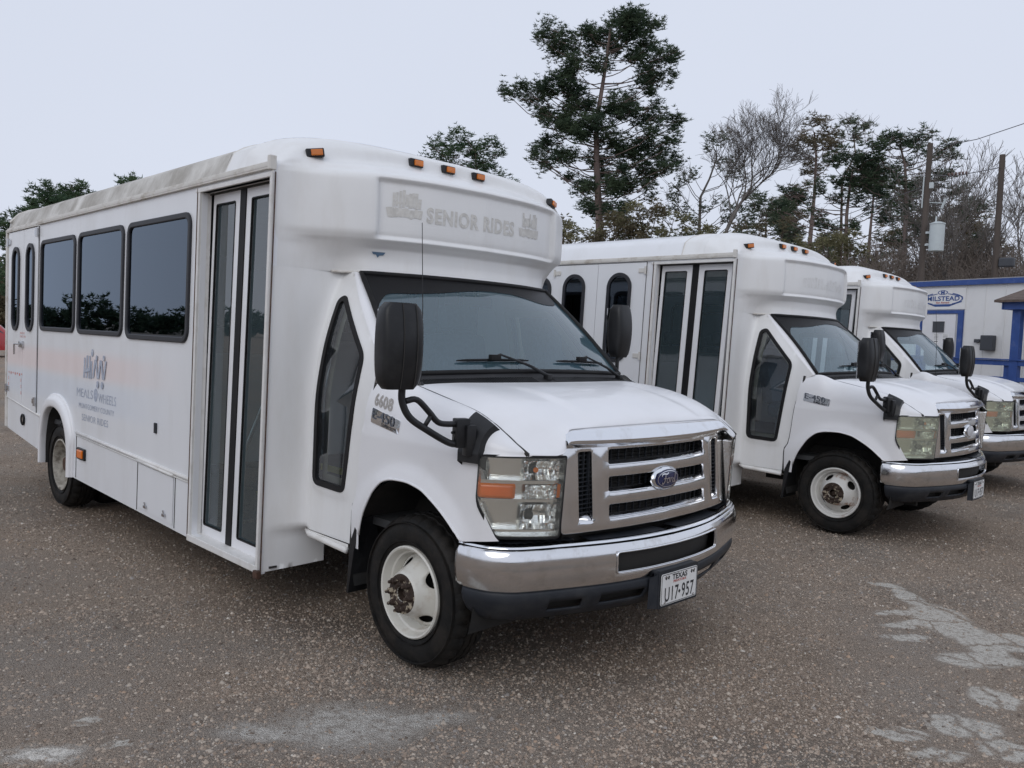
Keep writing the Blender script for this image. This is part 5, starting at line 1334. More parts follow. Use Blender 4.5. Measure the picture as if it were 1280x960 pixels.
# loose stones lying on the yard: one object of many small real stones, thinning out with distance
def stones(N):
    az = RNG.uniform(R(95), R(182), N * 2); u = RNG.uniform(0, 1, N * 2); d = 1.9 * (15 / 1.9) ** (u ** 1.15)
    x = 3.11 + d * np.cos(az); y = -3.39 + d * np.sin(az)
    keep = np.ones(len(x), bool)
    # fewer on the compacted pale patches
    for (px, py, a, b, rz) in PALE[:18]:
        dx, dy = x - px, y - py; q = ((dx * math.cos(rz) + dy * math.sin(rz)) / a) ** 2 + ((-dx * math.sin(rz) + dy * math.cos(rz)) / b) ** 2
        keep &= ~((q < 1) & (RNG.random(len(x)) < .86))
    for (px, py, a, b, rz) in DUST:
        dx, dy = x - px, y - py; q = ((dx * math.cos(rz) + dy * math.sin(rz)) / a) ** 2 + ((-dx * math.sin(rz) + dy * math.cos(rz)) / b) ** 2
        keep &= ~((q < .8) & (RNG.random(len(x)) < .8))
    for (px, py, a, b, rz) in LANES:
        dx, dy = x - px, y - py; q = ((dx * math.cos(rz) + dy * math.sin(rz)) / a) ** 2 + ((-dx * math.sin(rz) + dy * math.cos(rz)) / b) ** 2
        keep &= ~((q < .8) & (RNG.random(len(x)) < .45))
    x, y, d = x[keep][:N], y[keep][:N], d[keep][:N]; n = len(x)
    r = np.exp(RNG.normal(math.log(.0036), .40, n)) * (1 + d * .035); r = np.clip(r, .0016, .013)
    base = np.array([(1, 0, 0), (.3, .95, 0), (-.8, .6, 0), (-.8, -.6, 0), (.3, -.95, 0), (.15, .1, .8)], float)
    V = base[None] * (1 + RNG.uniform(-.3, .3, (n, 6, 1))) * r[:, None, None]
    V[..., 0] *= RNG.uniform(.8, 1.5, (n, 1)); th = RNG.uniform(0, 6.28, n); c, s_ = np.cos(th)[:, None], np.sin(th)[:, None]
    X = V[..., 0] * c - V[..., 1] * s_; Y = V[..., 0] * s_ + V[..., 1] * c; V[..., 0] = X + x[:, None]; V[..., 1] = Y + y[:, None]; V[..., 2] *= RNG.uniform(.8, 1.5, (n, 1))
    for k in (5,): V[:, k, 0] += RNG.uniform(-.3, .3, n) * r; V[:, k, 1] += RNG.uniform(-.3, .3, n) * r
    zz = np.array([gz(a, b) for a, b in zip(x, y)]) - .006; V[..., 2] += zz[:, None]
    tri = np.array([(0, 1, 5), (1, 2, 5), (2, 3, 5), (3, 4, 5), (4, 0, 5)]); F = (tri[None] + 6 * np.arange(n)[:, None, None]).reshape(-1, 3)
    me = fast_mesh(V.reshape(-1, 3), F); pal = np.array([(.16, .125, .10), (.30, .235, .185), (.42, .34, .27), (.50, .43, .355), (.62, .57, .50), (.30, .27, .245), (.40, .29, .21)])
    pi = RNG.choice(len(pal), n, p=[.19, .32, .25, .09, .007, .083, .06]); colr = pal[pi] * RNG.uniform(.78, 1.08, (n, 1))
    at = me.attributes.new('stone', 'FLOAT_COLOR', 'FACE'); at.data.foreach_set('color', np.concatenate([np.repeat(colr, 5, 0), np.ones((n * 5, 1))], 1).ravel().astype(np.float32))
    return me
def fast_mesh(V, F):
    me = bpy.data.meshes.new('m'); V = np.asarray(V, np.float32); F = np.asarray(F, np.int32); k = F.shape[1]
    me.vertices.add(len(V)); me.vertices.foreach_set('co', V.ravel()); me.loops.add(F.size); me.loops.foreach_set('vertex_index', F.ravel())
    me.polygons.add(len(F)); me.polygons.foreach_set('loop_start', np.arange(0, F.size, k, dtype=np.int32)); me.update(calc_edges=True); me.validate(); return me
mt, nt, o = _new('stone'); b = nt.nodes.new('ShaderNodeBsdfPrincipled'); a = nt.nodes.new('ShaderNodeAttribute'); a.attribute_name = 'stone'; nt.links.new(a.outputs[0], b.inputs['Base Color']); b.inputs['Roughness'].default_value = .85; b.inputs['Specular IOR Level'].default_value = .3; nt.links.new(b.outputs[0], o.inputs[0])
o = link('gravel', stones(300000), 'stone', kind='stuff'); o['label'] = 'loose brown and grey stones over the yard'

# =================================================================== office trailer
P('siding', (.75, .75, .745), .6, var=.03, vscale=2, dirt=(.45, .43, .40), dscale=1.6, dlo=.5, dhi=.9, damt=.5)
P('blue_paint', (.028, .075, .27), .5, var=.12, dirt=(.2, .22, .28), dscale=8, dlo=.55, dhi=.8, damt=.5)
P('door_white', (.72, .72, .74), .5, var=.03); P('shingle', (.12, .09, .075), .9, var=.3, vscale=12); P('wood_deck', (.20, .17, .14), .8, var=.2)
P('sign_blue', (.02, .07, .26), .4); P('paper', (.78, .78, .78), .7); P('dark_box', (.05, .055, .065), .5); P('roof_membrane', (.35, .35, .35), .8)
TR_RZ = R(-15.8)
T = thing('office_trailer', 'white ribbed office trailer with blue trim and an oval MILSTEAD sign', 'office trailer', (-2.6, 15.45, 0), TR_RZ)
X0, X1 = -9.0, 6.0
m = MB(); m.box(X0, X1, 0, 3.6, .45, 3.12); m.build('wall', 'siding', T)
edges_ = np.arange(X0, X1, .205)
protoP = None
for i, x in enumerate(edges_):
    if i % 2: continue
    if protoP is None: mb = MB(); mb.box(0, .012, -.012, 0, .45, 3.11); protoP = mb.mesh(); 
    o = link('siding_rib', protoP, 'siding', T); o.location.x = x
m = MB(); m.box(X0 - .05, X1 + .05, -.07, 3.67, 3.12, 3.225); m.build('roof_edge', 'blue_paint', T); m = MB(); m.box(X0 - .02, X1 + .02, -.04, 3.64, 3.225, 3.245); m.build('roof', 'roof_membrane', T)
m = MB(); m.box(X0, X1, .02, .06, .02, .45); m.build('skirting', 'siding', T)
D = thing0('door', T); m = MB(); m.box(-.92, -.16, -.035, -.005, .52, 2.51, bev=.006); m.build('door_leaf', 'door_white', D)
m = MB(); m.box(-.665, -.40, -.042, -.030, 2.13, 2.36); m.build('pane', 'dark_box', D)
m = MB(); m.tube([(-.665, -.045, 2.13), (-.40, -.045, 2.13), (-.40, -.045, 2.36), (-.665, -.045, 2.36)], .008, 4, closed=True); m.build('window_bead', 'steel', D)
m = MB(); m.box(-.86, -.80, -.08, -.035, 1.45, 1.50); m.build('handle', 'steel', D)
for x0, x1 in ((-.645, -.50), (-.44, -.29)):
    m = MB(); m.box(x0, x1, -.0385, -.036, 1.90, 2.10); m.build('paper_notice', 'paper', D)
    m = MB(); m.box(x0 + .03, x1 - .03, -.041, -.039, 1.925, 1.94); [m.box(x0 + .02, x1 - .02, -.041, -.039, z, z + .006) for z in (1.98, 2.01, 2.04, 2.07)]; m.build('notice_print', 'ink_black', D)
m = MB(); m.box(-1.03, .0, -.045, -.0, 2.53, 2.60); m.box(-.11, .0, -.044, -.0, .45, 2.53); m.box(-1.03, -.93, -.044, -.0, .45, 2.53); m.build('door_trim', 'blue_paint', T)
m = MB(); m.box(.46, .72, -.14, -.012, 1.77, 2.08, bev=.015); m.box(.53, .65, -.146, -.14, 2.01, 2.03); m.build('mailbox', 'dark_box', T)
m = MB(); m.box(.28, .40, -.06, -.012, 1.93, 2.00, bev=.008); m.build('doorbell_box', 'dark_box', T)
Sg = thing0('sign', T); m = MB(); m.box(-.98, .02, -.030, -.014, 2.62, 3.07); m.build('sign_board', 'siding', Sg)
sf = lambda u, v: (u, -.034, v); m = MB(); cx, cz = -.49, 2.845
def oval(a, b, a2, b2, cxx, czz, q0=0, q1=2 * math.pi, n=48):
    qs = np.linspace(q0, q1, n); m.add([sf(cxx + a * math.cos(q), czz + b * math.sin(q)) for q in qs] + [sf(cxx + a2 * math.cos(q), czz + b2 * math.sin(q)) for q in qs], [(n + i, n + i + 1, i + 1, i) for i in range(n - 1)])
oval(.46, .135, .43, .115, cx, cz, R(-60), R(60)); oval(.46, .135, .43, .118, cx, cz, R(120), R(240))
m.add([sf(cx - .30, cz - .115), sf(cx + .30, cz - .115), sf(cx + .16, cz - .165), sf(cx - .16, cz - .165)], [(0, 3, 2, 1)]); m.add([sf(cx - .44, cz - .055), sf(cx - .2, cz - .12), sf(cx - .2, cz - .14), sf(cx - .44, cz - .075)], [(0, 3, 2, 1)]); m.add([sf(cx + .44, cz - .055), sf(cx + .2, cz - .12), sf(cx + .2, cz - .14), sf(cx + .44, cz - .075)], [(0, 1, 2, 3)])
m.add([sf(cx - .45, cz + .045), sf(cx - .12, cz + .115), sf(cx - .12, cz + .10), sf(cx - .45, cz + .03)], [(0, 1, 2, 3)]); m.add([sf(cx + .45, cz + .045), sf(cx + .12, cz + .115), sf(cx + .12, cz + .10), sf(cx + .45, cz + .03)], [(0, 1, 2, 3)])
oval(.115, .048, .095, .036, cx, cz + .135)
t = text_mesh('MILSTEAD', .135, lambda u, v: (u, v, 0), .003, 1, 1.02); us = [p[0] for p in t.v]; k_ = .74 / (max(us) - min(us)); m.add([sf(cx + .015 - .37 + (p[0] - min(us)) * k_, cz - .040 + p[1]) for p in t.v], t.f); t = text_mesh('M', .085, lambda u, v: sf(cx + u, cz + .105 + v), .005, 1.3, 1, 'CENTER'); m.add(t.v, t.f)
m.build('sign_lettering', 'sign_blue', Sg)
t = text_mesh('Van Rentals', .055, lambda u, v: sf(cx + u, cz - .098 + v), .001, 1.2, 1, 'CENTER', .3); t.build('sign_script', 'ink_red', Sg)
# porch with ramp rails in front of it
Pm = thing('wooden_ramp', 'blue painted wooden ramp and porch rail in front of the trailer', 'ramp', (-2.6, 15.45, 0), TR_RZ)
m = MB(); m.box(-1.2, 4.6, -2.25, -.08, .40, .46); m.build('deck', 'wood_deck', Pm)
for i in range(11):
    if i == 0: mb = MB(); mb.box(0, .045, -2.26, -.09, .462, .482); pl = mb.mesh()
    o = link('plank', pl, 'wood_deck', Pm); o.location.x = -1.1 + .5 * i
for x0, x1, z in ((-1.2, 4.6, 1.50), (-1.2, 4.6, 1.23), (-1.2, 4.6, .80)):
    m = MB(); m.box(x0, x1, -2.29, -2.25, z, z + .09 if z > 1.4 else z + .075, bev=.004); m.build('rail', 'blue_paint', Pm)
m = MB(); m.box(-1.2, 4.6, -2.32, -2.20, 1.592, 1.615); m.build('rail_cap', 'blue_paint', Pm)
for x in (-1.15, .6, 2.22, 3.9):
    m = MB(); m.box(x, x + .09, -2.25, -2.16, .0, 1.52); m.build('post', 'blue_paint', Pm)
W_ = thing('porch_roof', 'small brown shingled porch roof on blue posts by the ramp', 'porch roof', (-2.6, 15.45, 0), TR_RZ)
for x in (2.33, 4.3):
    m = MB(); m.box(x, x + .14, -2.30, -2.18, .0, 2.47, bev=.004); m.build('post', 'blue_paint', W_)
m = MB(); m.box(2.22, 4.55, -2.40, -2.30, 2.46, 2.60); m.box(2.20, 2.24, -2.40, -.1, 2.46, 2.60); m.build('fascia', 'blue_paint', W_)
m = MB(); m.add([(2.12, -2.50, 2.58), (4.65, -2.50, 2.58), (4.3, -1.2, 3.05), (2.45, -1.2, 3.05), (2.12, -.02, 2.60), (4.65, -.02, 2.60), (2.12, -2.50, 2.62), (4.65, -2.50, 2.62), (4.3, -1.2, 3.09), (2.45, -1.2, 3.09), (2.12, -.02, 2.64), (4.65, -.02, 2.64)], [(6, 7, 8, 9), (9, 8, 11, 10), (6, 9, 10), (7, 11, 8), (0, 1, 7, 6), (0, 3, 2, 1), (0, 6, 10, 4), (1, 5, 11, 7)]); m.build('shingle_roof', 'shingle', W_)

# =================================================================== utility poles
P('pole_wood', (.085, .068, .058), .85, var=.2, vscale=6, dirt=(.06, .048, .04), dscale=5, damt=.6, stretch=(1, 1, .1)); P('can_grey', (.50, .55, .56), .45, var=.04); P('insulator', (.10, .055, .045), .4); P('wire', (.09, .09, .10), .5)
A = thing('utility_pole', 'brown utility pole carrying a pale grey transformer can', 'utility pole', (-5.80, 22.0, 0))
m = MB(); m.tube([(0, 0, 0), (-.02, 0, 4), (.0, 0, 7.75)], [.105, .09, .075], 14); m.build('pole', 'pole_wood', A, ang=50)
Cn = thing0('transformer', A); m = MB(); m.lathe([(0, 4.62), (.195, 4.63), (.20, 4.66), (.20, 5.38), (.215, 5.39), (.215, 5.42), (.10, 5.46), (0, 5.47)], (.37, -.08, 0), 'z', 28); m.build('can', 'can_grey', Cn, ang=40)
m = MB(); m.tube([(.33, -.1, 5.46), (.33, -.1, 5.62)], [.03, .02], 8); m.box(.05, .2, -.06, .02, 4.8, 4.86); m.box(.05, .2, -.06, .02, 5.15, 5.21); m.build('bushing', 'can_grey', Cn)
m = MB(); m.box(.06, .16, -.06, .04, 6.45, 6.62, bev=.01); m.tube([(.42, 0, 5.85), (.52, 0, 6.12)], .035, 8); m.tube([(.08, 0, 6.05), (.44, 0, 6.0)], .012, 5); m.tube([(-.10, -.06, 5.9), (-.09, -.06, 6.8)], .02, 6); m.build('fuse_cutout', 'can_grey', A)
m = MB(); m.tube([(.0, 0, 6.55), (-.8, -.3, 6.25), (-3.0, -1.0, 5.4)], .009, 4); m.build('guy_wire', 'wire', A)
A2 = thing('utility_pole', 'plain brown utility pole to the right of the transformer pole', 'utility pole', (-5.15, 26.4, 0))
m = MB(); m.tube([(0, 0, 0), (.05, 0, 4), (.03, 0, 8.15)], [.115, .10, .085], 14); m.build('pole', 'pole_wood', A2, ang=50); m = MB(); m.box(.15, .6, -.1, .1, 4.55, 4.85, bev=.05); m.build('lamp_head', 'dark_box', A2)
m = MB(); m.tube([(-5.80 + .1, 22, 7.62), (-4.4, 21.4, 7.55), (-3.1, 20.8, 7.66), (-1.0, 19.8, 8.0), (3, 18, 8.8)], .011, 4); tag(m.build('overhead_wire', 'wire', None), 'thin overhead wire running from the transformer pole top', 'wire')
m = MB(); m.tube([(-5.7, 22.1, 6.85), (-5.5, 23.3, 7.0), (-5.15, 26.4, 7.75)], .014, 4)
for t_ in np.linspace(.15, .60, 6): p = Vector((-5.6, 22.6, 6.92)).lerp(Vector((-5.3, 25.0, 7.4)), t_); m.lathe([(0, -.03), (.055, -.02), (.055, .02), (0, .03)], p, 'x', 10, mi=1)
m.mesh(); tag(m.build('insulated_line', ['wire', 'insulator'], None), 'line with a string of brown insulators between the two poles', 'wire')

# =================================================================== trees
P('bark_pine', (.20, .150, .135), .9, var=.3, vscale=3, dirt=(.10, .08, .07), dscale=5, damt=.8, stretch=(1, 1, .3)); P('bark_grey', (.15, .135, .125), .9, var=.25, vscale=3); P('bark_brown', (.105, .078, .062), .9, var=.25, vscale=3)
def leafmat(name, a, b_, sc=.9, tr=.25):
    m, nt, o = _new(name); n = nt.nodes; l = nt.links; d = n.new('ShaderNodeBsdfDiffuse'); t = n.new('ShaderNodeBsdfTranslucent'); x = n.new('ShaderNodeMixShader'); x.inputs[0].default_value = tr
    tcn = n.new('ShaderNodeTexCoord'); q = n.new('ShaderNodeTexNoise'); q.inputs['Scale'].default_value = sc; q.inputs['Detail'].default_value = 4; l.new(tcn.outputs['Object'], q.inputs[0]); r = n.new('ShaderNodeValToRGB'); r.color_ramp.elements[0].position = .35; r.color_ramp.elements[1].position = .65
    r.color_ramp.elements[0].color = (*a, 1); r.color_ramp.elements[1].color = (*b_, 1); l.new(q.outputs[0], r.inputs[0]); l.new(r.outputs[0], d.inputs[0]); l.new(r.outputs[0], t.inputs[0]); l.new(d.outputs[0], x.inputs[1]); l.new(t.outputs[0], x.inputs[2]); l.new(x.outputs[0], o.inputs[0])
leafmat('needles', (.055, .095, .060), (.115, .165, .090), tr=.35); leafmat('needles_dark', (.055, .085, .060), (.10, .135, .082), tr=.38); leafmat('needles_brown', (.12, .11, .07), (.20, .165, .11), tr=.3); leafmat('needles_grey', (.10, .135, .095), (.18, .205, .145), tr=.35); leafmat('leaves_olive', (.16, .16, .09), (.29, .27, .16), tr=.3); leafmat('twigs', (.15, .125, .108), (.24, .205, .18), .6, .1)
def needle_mesh(pads, dens=14, L=.28, w=.026, per=8, puff=.30):
    """a crown as many small separate sprays of needles: pads -> puffs -> tufts"""
    pads = np.array(pads, float); num = np.maximum(3, (dens * pads[:, 3] ** 2 + RNG.uniform(0, 1, len(pads))).astype(int)); P_ = np.repeat(pads, num, 0)
    q = RNG.normal(0, 1, (len(P_), 3)); q /= np.linalg.norm(q, axis=1)[:, None]; q *= RNG.uniform(0, 1, (len(P_), 1)) ** .40 * P_[:, 3:4] * [1.08, 1.3, .92]; C = P_[:, :3] + q
    pr = puff * RNG.uniform(.55, 1.25, len(C)); nt = np.maximum(3, (9 * (pr / puff) ** 2).astype(int)); T_ = np.repeat(C, nt, 0) + RNG.normal(0, .5, (nt.sum(), 3)) * np.repeat(pr, nt)[:, None] * [1, 1, .75]
    p = np.repeat(T_, per, 0); d = RNG.normal(0, 1, (len(p), 3)); d[:, 2] = np.abs(d[:, 2]) * .6 + .05; d /= np.linalg.norm(d, axis=1)[:, None]; s = np.cross(d, RNG.normal(0, 1, (len(p), 3))); s /= np.linalg.norm(s, axis=1)[:, None] + 1e-9
    LL = L * RNG.uniform(.5, 1.2, (len(p), 1)); V = np.stack([p - s * w + d * LL * .1, p + s * w + d * LL * .1, p + d * LL], 1).reshape(-1, 3)
    return fast_mesh(V, np.arange(len(V)).reshape(-1, 3))
def prisms(segs, k=3):
    seg = np.array([(*a, *b, ra, rb) for a, b, ra, rb in segs]); p, q, ra, rb = seg[:, :3], seg[:, 3:6], seg[:, 6], seg[:, 7]; d = q - p; d /= np.linalg.norm(d, axis=1)[:, None] + 1e-9
    ref = np.where(np.abs(d[:, 2:3]) > .9, [[1, 0, 0]], [[0, 0, 1]]); u = np.cross(d, ref); u /= np.linalg.norm(u, axis=1)[:, None]; v = np.cross(d, u); R_ = []
    for i in range(k):
        c, s = math.cos(2 * math.pi * i / k), math.sin(2 * math.pi * i / k); o = u * c + v * s; R_.append(p + o * ra[:, None]); R_.append(q + o * rb[:, None])
    V = np.stack(R_, 1); n = len(seg); f = np.array([(2 * i, 2 * ((i + 1) % k), 2 * ((i + 1) % k) + 1, 2 * i + 1) for i in range(k)]); return fast_mesh(V.reshape(-1, 3), (f[None] + 2 * k * np.arange(n)[:, None, None]).reshape(-1, 4))
def limb(a, b, r0, r1, sag=.12, n=4):
    a, b = Vector(a), Vector(b); L = (b - a).length; pts = [a.lerp(b, i / n) + Vector((random.uniform(-1, 1), random.uniform(-1, 1), random.uniform(-.3, 1) * 1)) * L * .05 * math.sin(math.pi * i / n) - Vector((0, 0, sag * L * math.sin(math.pi * i / n))) for i in range(n + 1)]
    return [(pts[i], pts[i + 1], r0 + (r1 - r0) * i / n, r0 + (r1 - r0) * (i + 1) / n) for i in range(n)]
def on_trunk(tr, z):
    for a, b in zip(tr, tr[1:]):
        if a[2] <= z <= b[2]: t = (z - a[2]) / (b[2] - a[2]); return Vector(a).lerp(Vector(b), t)
    return Vector(tr[-1] if z > tr[-1][2] else tr[0])
def pad_tree(name, label, cat, az, d, trunk, pads, scale, z0, lean, px0, py0, r0, mat='needles', bark='bark_pine', group='trees beyond the parking yard', dens=15, L=.26, w=.026, per=8, droop=.35, puff=.30, fork=None, twig=0):
    """measured crown: clumps given as offsets read off the photograph, turned into metres"""
    a = R(az); base = (CAMP.x + d * math.cos(a), CAMP.y + d * math.sin(a), 0)
    t = thing(name, label, cat, base, a - R(90), group)
    cv = lambda px, py: ((px - px0) / scale - lean * (py0 - py) / scale, z0 + (py0 - py) / scale)
    tr = [(0, 0, 0)] + [(cv(*p)[0], random.uniform(-.1, .1), cv(*p)[1]) for p in trunk]; top = tr[-1][2]
    segs = []
    for i in range(len(tr) - 1):
        f0, f1 = 1 - .8 * tr[i][2] / top, 1 - .8 * tr[i + 1][2] / top; segs.append((tr[i], tr[i + 1], r0 * f0, r0 * f1))
    link('trunk', prisms(segs, 9), bark, t, True)
    P3 = []; ls = []
    for px, py, r in pads:
        x, z = cv(px, py); rr = r / scale; lat = abs(x - on_trunk(tr, z).x); y = random.uniform(-1, 1) * max(.3, min(2.6, 2.4 - lat * .2)); P3.append((x, y, z, rr))
        q = on_trunk(tr, max(tr[1][2] * .8, z - lat * droop - rr * .5)); th = r0 * .12 * (1 - .6 * z / top) + .014; ls += limb(q, (x, y, z - rr * .25), th, .02)
        for k in range(4): ls += limb(Vector(q).lerp(Vector((x, y, z)), .75), (x + random.uniform(-1, 1) * rr, y + random.uniform(-1, 1) * rr, z + random.uniform(-.5, .5) * rr), .022, .008, .05, 2)
        for k in range(twig): v = Vector((x, y, z)) + Vector((random.uniform(-1, 1), random.uniform(-1, 1), random.uniform(-.6, .9))) * rr; ls += limb(v, v + Vector((random.uniform(-.6, .6), random.uniform(-.4, .4), random.uniform(-.1, .7))), .014, .005, .0, 2)
    link('limbs', prisms(ls, 4), bark, t)
    link('crown', needle_mesh(P3, dens, L, w, per, puff), mat, t)
    return t
# the tall pine: crop factors 3 px per picture pixel, 20.2 px per metre
SC = 3 * 21.3
PD = [(540,78,48),(475,84,46),(612,84,44),(430,104,38),(665,100,34),(510,120,40),(585,130,44),(290,128,55),(240,135,32),(350,150,42),(420,145,36),(560,110,58),(640,130,50),(600,180,46),(700,212,48),(742,195,32),(655,235,44),(705,275,38),(640,302,44),(585,322,34),(360,258,40),(335,292,32),(450,240,40),(100,345,34),(150,342,38),(200,352,42),(250,330,46),(300,320,42),(352,350,46),(392,352,40),(240,392,40),(300,420,38),(352,402,38),(500,390,46),(552,412,42),(604,432,38),(652,402,34),(690,422,38),(742,430,32),(744,462,28),(330,470,50),(262,500,40),(220,532,34),(200,592,32),(242,602,28),(300,570,36),(332,602,40),(380,520,48),(420,480,48),(430,560,46),(500,530,50),(560,542,46),(620,532,46),(680,532,44),(732,522,34),(742,572,28),(602,592,44),(662,602,42),(702,632,36),(540,612,36),(480,642,40),(400,690,40),(370,712,28),(500,700,40),(560,690,38),(642,690,28),(442,760,44),(402,792,34),(500,802,34),(530,832,28),(540,762,28)]
random.seed(12); PD = PD + [(x + random.uniform(-26, 26), y + random.uniform(18, 40) * random.choice((-1, 1)), r * .72) for x, y, r in PD if 110 < y < 780 and abs(x - 450) < 230]
pad_tree('pine_tree', 'tallest pine rising alone above the nearest minibus cap', 'pine tree', 129.73, 51, [(446,905),(438,600),(440,450),(462,330),(482,220),(502,90)], PD, SC, 7.72, .065, 445, 910, .36, 'needles_dark', dens=54, puff=.38)
s2 = 3.2 * 14.2
pad_tree('pine_tree', 'pine top showing over the front cap of the nearest minibus', 'pine tree', 139.02, 75, [(900,700),(890,300),(880,120)], [(745,100,48),(705,122,28),(790,150,46),(800,75,36),(845,110,48),(845,72,26),(905,110,46),(945,95,36),(975,128,30),(900,165,50),(940,180,36),(840,185,40),(760,165,34),(965,215,36),(1005,235,26),(1035,245,16),(720,150,26),(665,152,14),(680,150,12),(860,230,50),(930,240,40)], s2, 17.51, .05, 850, 160, .36, dens=17, L=.36, w=.038, puff=.44)
s3 = 3.556 * 20.1
for (lb, az, px0, pads) in (('round pine crown third from left behind the minibus roof', 163.44, 340, [(330,270,48),(295,290,34),(370,290,44),(405,290,34),(350,320,56),(300,330,50),(400,320,44),(330,380,70),(400,400,70)]),
                       ('pine second from left behind the minibus roof', 164.99, 210, [(205,285,44),(170,290,28),(250,300,44),(215,330,52),(160,345,40),(125,360,22),(260,350,44),(200,380,60),(150,400,60)]),
                       ('pine leftmost behind the rear of the minibus', 166.71, 60, [(90,385,38),(60,415,40),(25,430,44),(5,405,30),(100,410,36),(60,470,60),(20,520,60),(0,470,40),(40,580,60),(10,640,50),(30,700,60)]),
                       ('small pine tip peeking over the minibus roof', 160.6, 570, [(560,238,28),(590,236,22),(545,250,18),(600,250,22),(570,275,44),(620,270,30)])):
    pad_tree('pine_tree', lb, 'pine tree', az, 60, [(px0, 800), (px0 + 5, 430), (px0, 300 if px0 != 60 else 400)], pads, s3, {340: 9.21, 210: 9.02, 60: 8.81, 570: 10.7}[px0], .035, px0, 330 if px0 < 500 else 250, .22, 'needles', dens=22, L=.30, w=.034, puff=.36)
s4 = 4.267 * 19.6
# grey-green twisted tree
pad_tree('live_oak', 'sparse grey-green twisted tree right of the tallest pine', 'tree', 123.06, 55, [(232,700),(240,540),(290,440),(330,330)], [(330,262,42),(290,290,36),(375,290,42),(345,330,40),(410,340,38),(300,240,28),(360,235,26),(410,400,40),(450,370,34),(215,400,46),(160,430,40),(110,470,40),(90,530,36),(140,380,30),(480,440,34),(515,480,28),(150,600,42),(110,620,32),(260,590,42),(320,570,34),(390,560,44),(430,620,44),(470,660,40),(380,640,40),(200,640,44),(90,590,36),(40,640,34)], s4, 8.85, .07, 232, 740, .22, 'needles_grey', 'bark_grey', dens=26, L=.17, w=.032, per=6, droop=.9, twig=12, puff=.30)
pad_tree('pine_tree', 'brownish pine with a flat top left of the small crooked pine', 'pine tree', 115.89, 56, [(820,800),(850,520),(862,330),(855,200)], [(850,180,44),(805,175,26),(900,190,36),(935,235,38),(965,250,28),(880,250,50),(830,240,34),(780,290,36),(750,300,26),(820,310,44),(900,310,50),(950,320,34),(760,340,36),(860,370,44),(800,400,40),(930,380,40)], s4, 8.29, .075, 830, 800, .25, 'needles_brown', dens=34, twig=10, puff=.34)
pad_tree('pine_tree', 'small crooked pine crown high above the darker mass', 'pine tree', 114.07, 58, [(990,700),(1000,450),(1070,310),(1065,220)], [(1060,165,36),(1020,180,28),(1095,185,36),(1060,205,30),(1130,170,18),(1005,205,18),(1120,205,22)], s4, 8.53, .08, 990, 800, .18, 'needles_grey', 'bark_brown', dens=34, twig=16, puff=.32)
pad_tree('pine_tree', 'dark dense pine left of the transformer pole', 'pine tree', 113.83, 50, [(1010,880),(1020,640),(1040,480),(1060,380)], [(1100,390,60),(1020,365,52),(960,385,42),(1160,370,44),(1190,420,44),(1060,440,60),(1130,470,54),(980,450,44),(745,490,44),(700,500,34),(790,520,40),(730,590,44),(650,595,36),(690,640,36),(880,500,44),(900,680,44),(960,730,44),(860,640,30),(1080,540,44),(1180,520,50),(1210,600,44),(1120,610,36),(1000,560,34),(940,560,34),(1060,700,36),(1200,690,44)], 4.267 * 22.5, 7.37, .08, 1010, 820, .24, 'needles_dark', dens=38, twig=6, puff=.36)
s5 = 4.8 * 23.5
pad_tree('pine_tree', 'broad dark green pine behind the transformer pole', 'pine tree', 110.35, 49, [(240,900),(262,560),(262,330),(240,210)], [(200,158,44),(150,175,34),(100,195,38),(280,172,44),(340,185,40),(395,170,28),(60,205,24),(240,200,50),(160,225,44),(320,225,44),(60,300,50),(20,330,44),(110,300,40),(200,290,50),(280,290,40),(60,380,50),(120,400,44),(20,420,44),(340,300,38),(470,225,40),(505,250,32),(450,265,36),(525,275,22),(440,395,44),(500,420,40),(350,430,50),(420,450,50),(300,450,40),(560,490,44),(620,520,36),(650,560,36),(680,600,28),(590,570,40),(500,520,40),(240,430,40),(180,440,34),(400,560,44),(560,650,40),(600,760,44),(580,860,44),(250,620,40),(140,560,40),(200,760,44),(330,720,40)], s5, 6.23, .085, 240, 940, .24, 'needles_dark', dens=42, twig=6, puff=.36)
random.seed(31)
for lb, az_, d_, h_, mt_ in (('grey-green pine filling the gap right of the bare tree', 118.6, 66, 12.6, 'needles_grey'), ('pale pine just left of the brownish flat-topped pine', 117.4, 70, 14.0, 'needles_brown'), ('soft green pine between the two dark pines', 112.3, 66, 15.2, 'needles_grey'),
                          ('olive pine behind the transformer can', 108.6, 64, 12.4, 'needles_brown'), ('low green pine right of the tallest pine trunk', 126.4, 68, 9.6, 'needles_grey'), ('low grey-green pine beside the twisted tree', 124.6, 72, 11.0, 'needles_grey')):
    pd_ = []
    for k in range(34):
        zz = random.uniform(.40, 1.0); rw = 3.3 * math.sin(min(1, (1.08 - zz) * 1.9) * math.pi / 2) + .4; pd_.append((random.uniform(-rw, rw) * 10, -(zz * h_) * 10, random.uniform(6, 11)))
    pad_tree('pine_tree', lb, 'pine tree', az_, d_, [(0, -h_ * 3), (random.uniform(-4, 4), -h_ * 6), (random.uniform(-6, 6), -h_ * 9.4)], pd_, 10, 0, 0, 0, 0, .24, mt_, dens=13, L=.34, w=.036, puff=.40, twig=6)
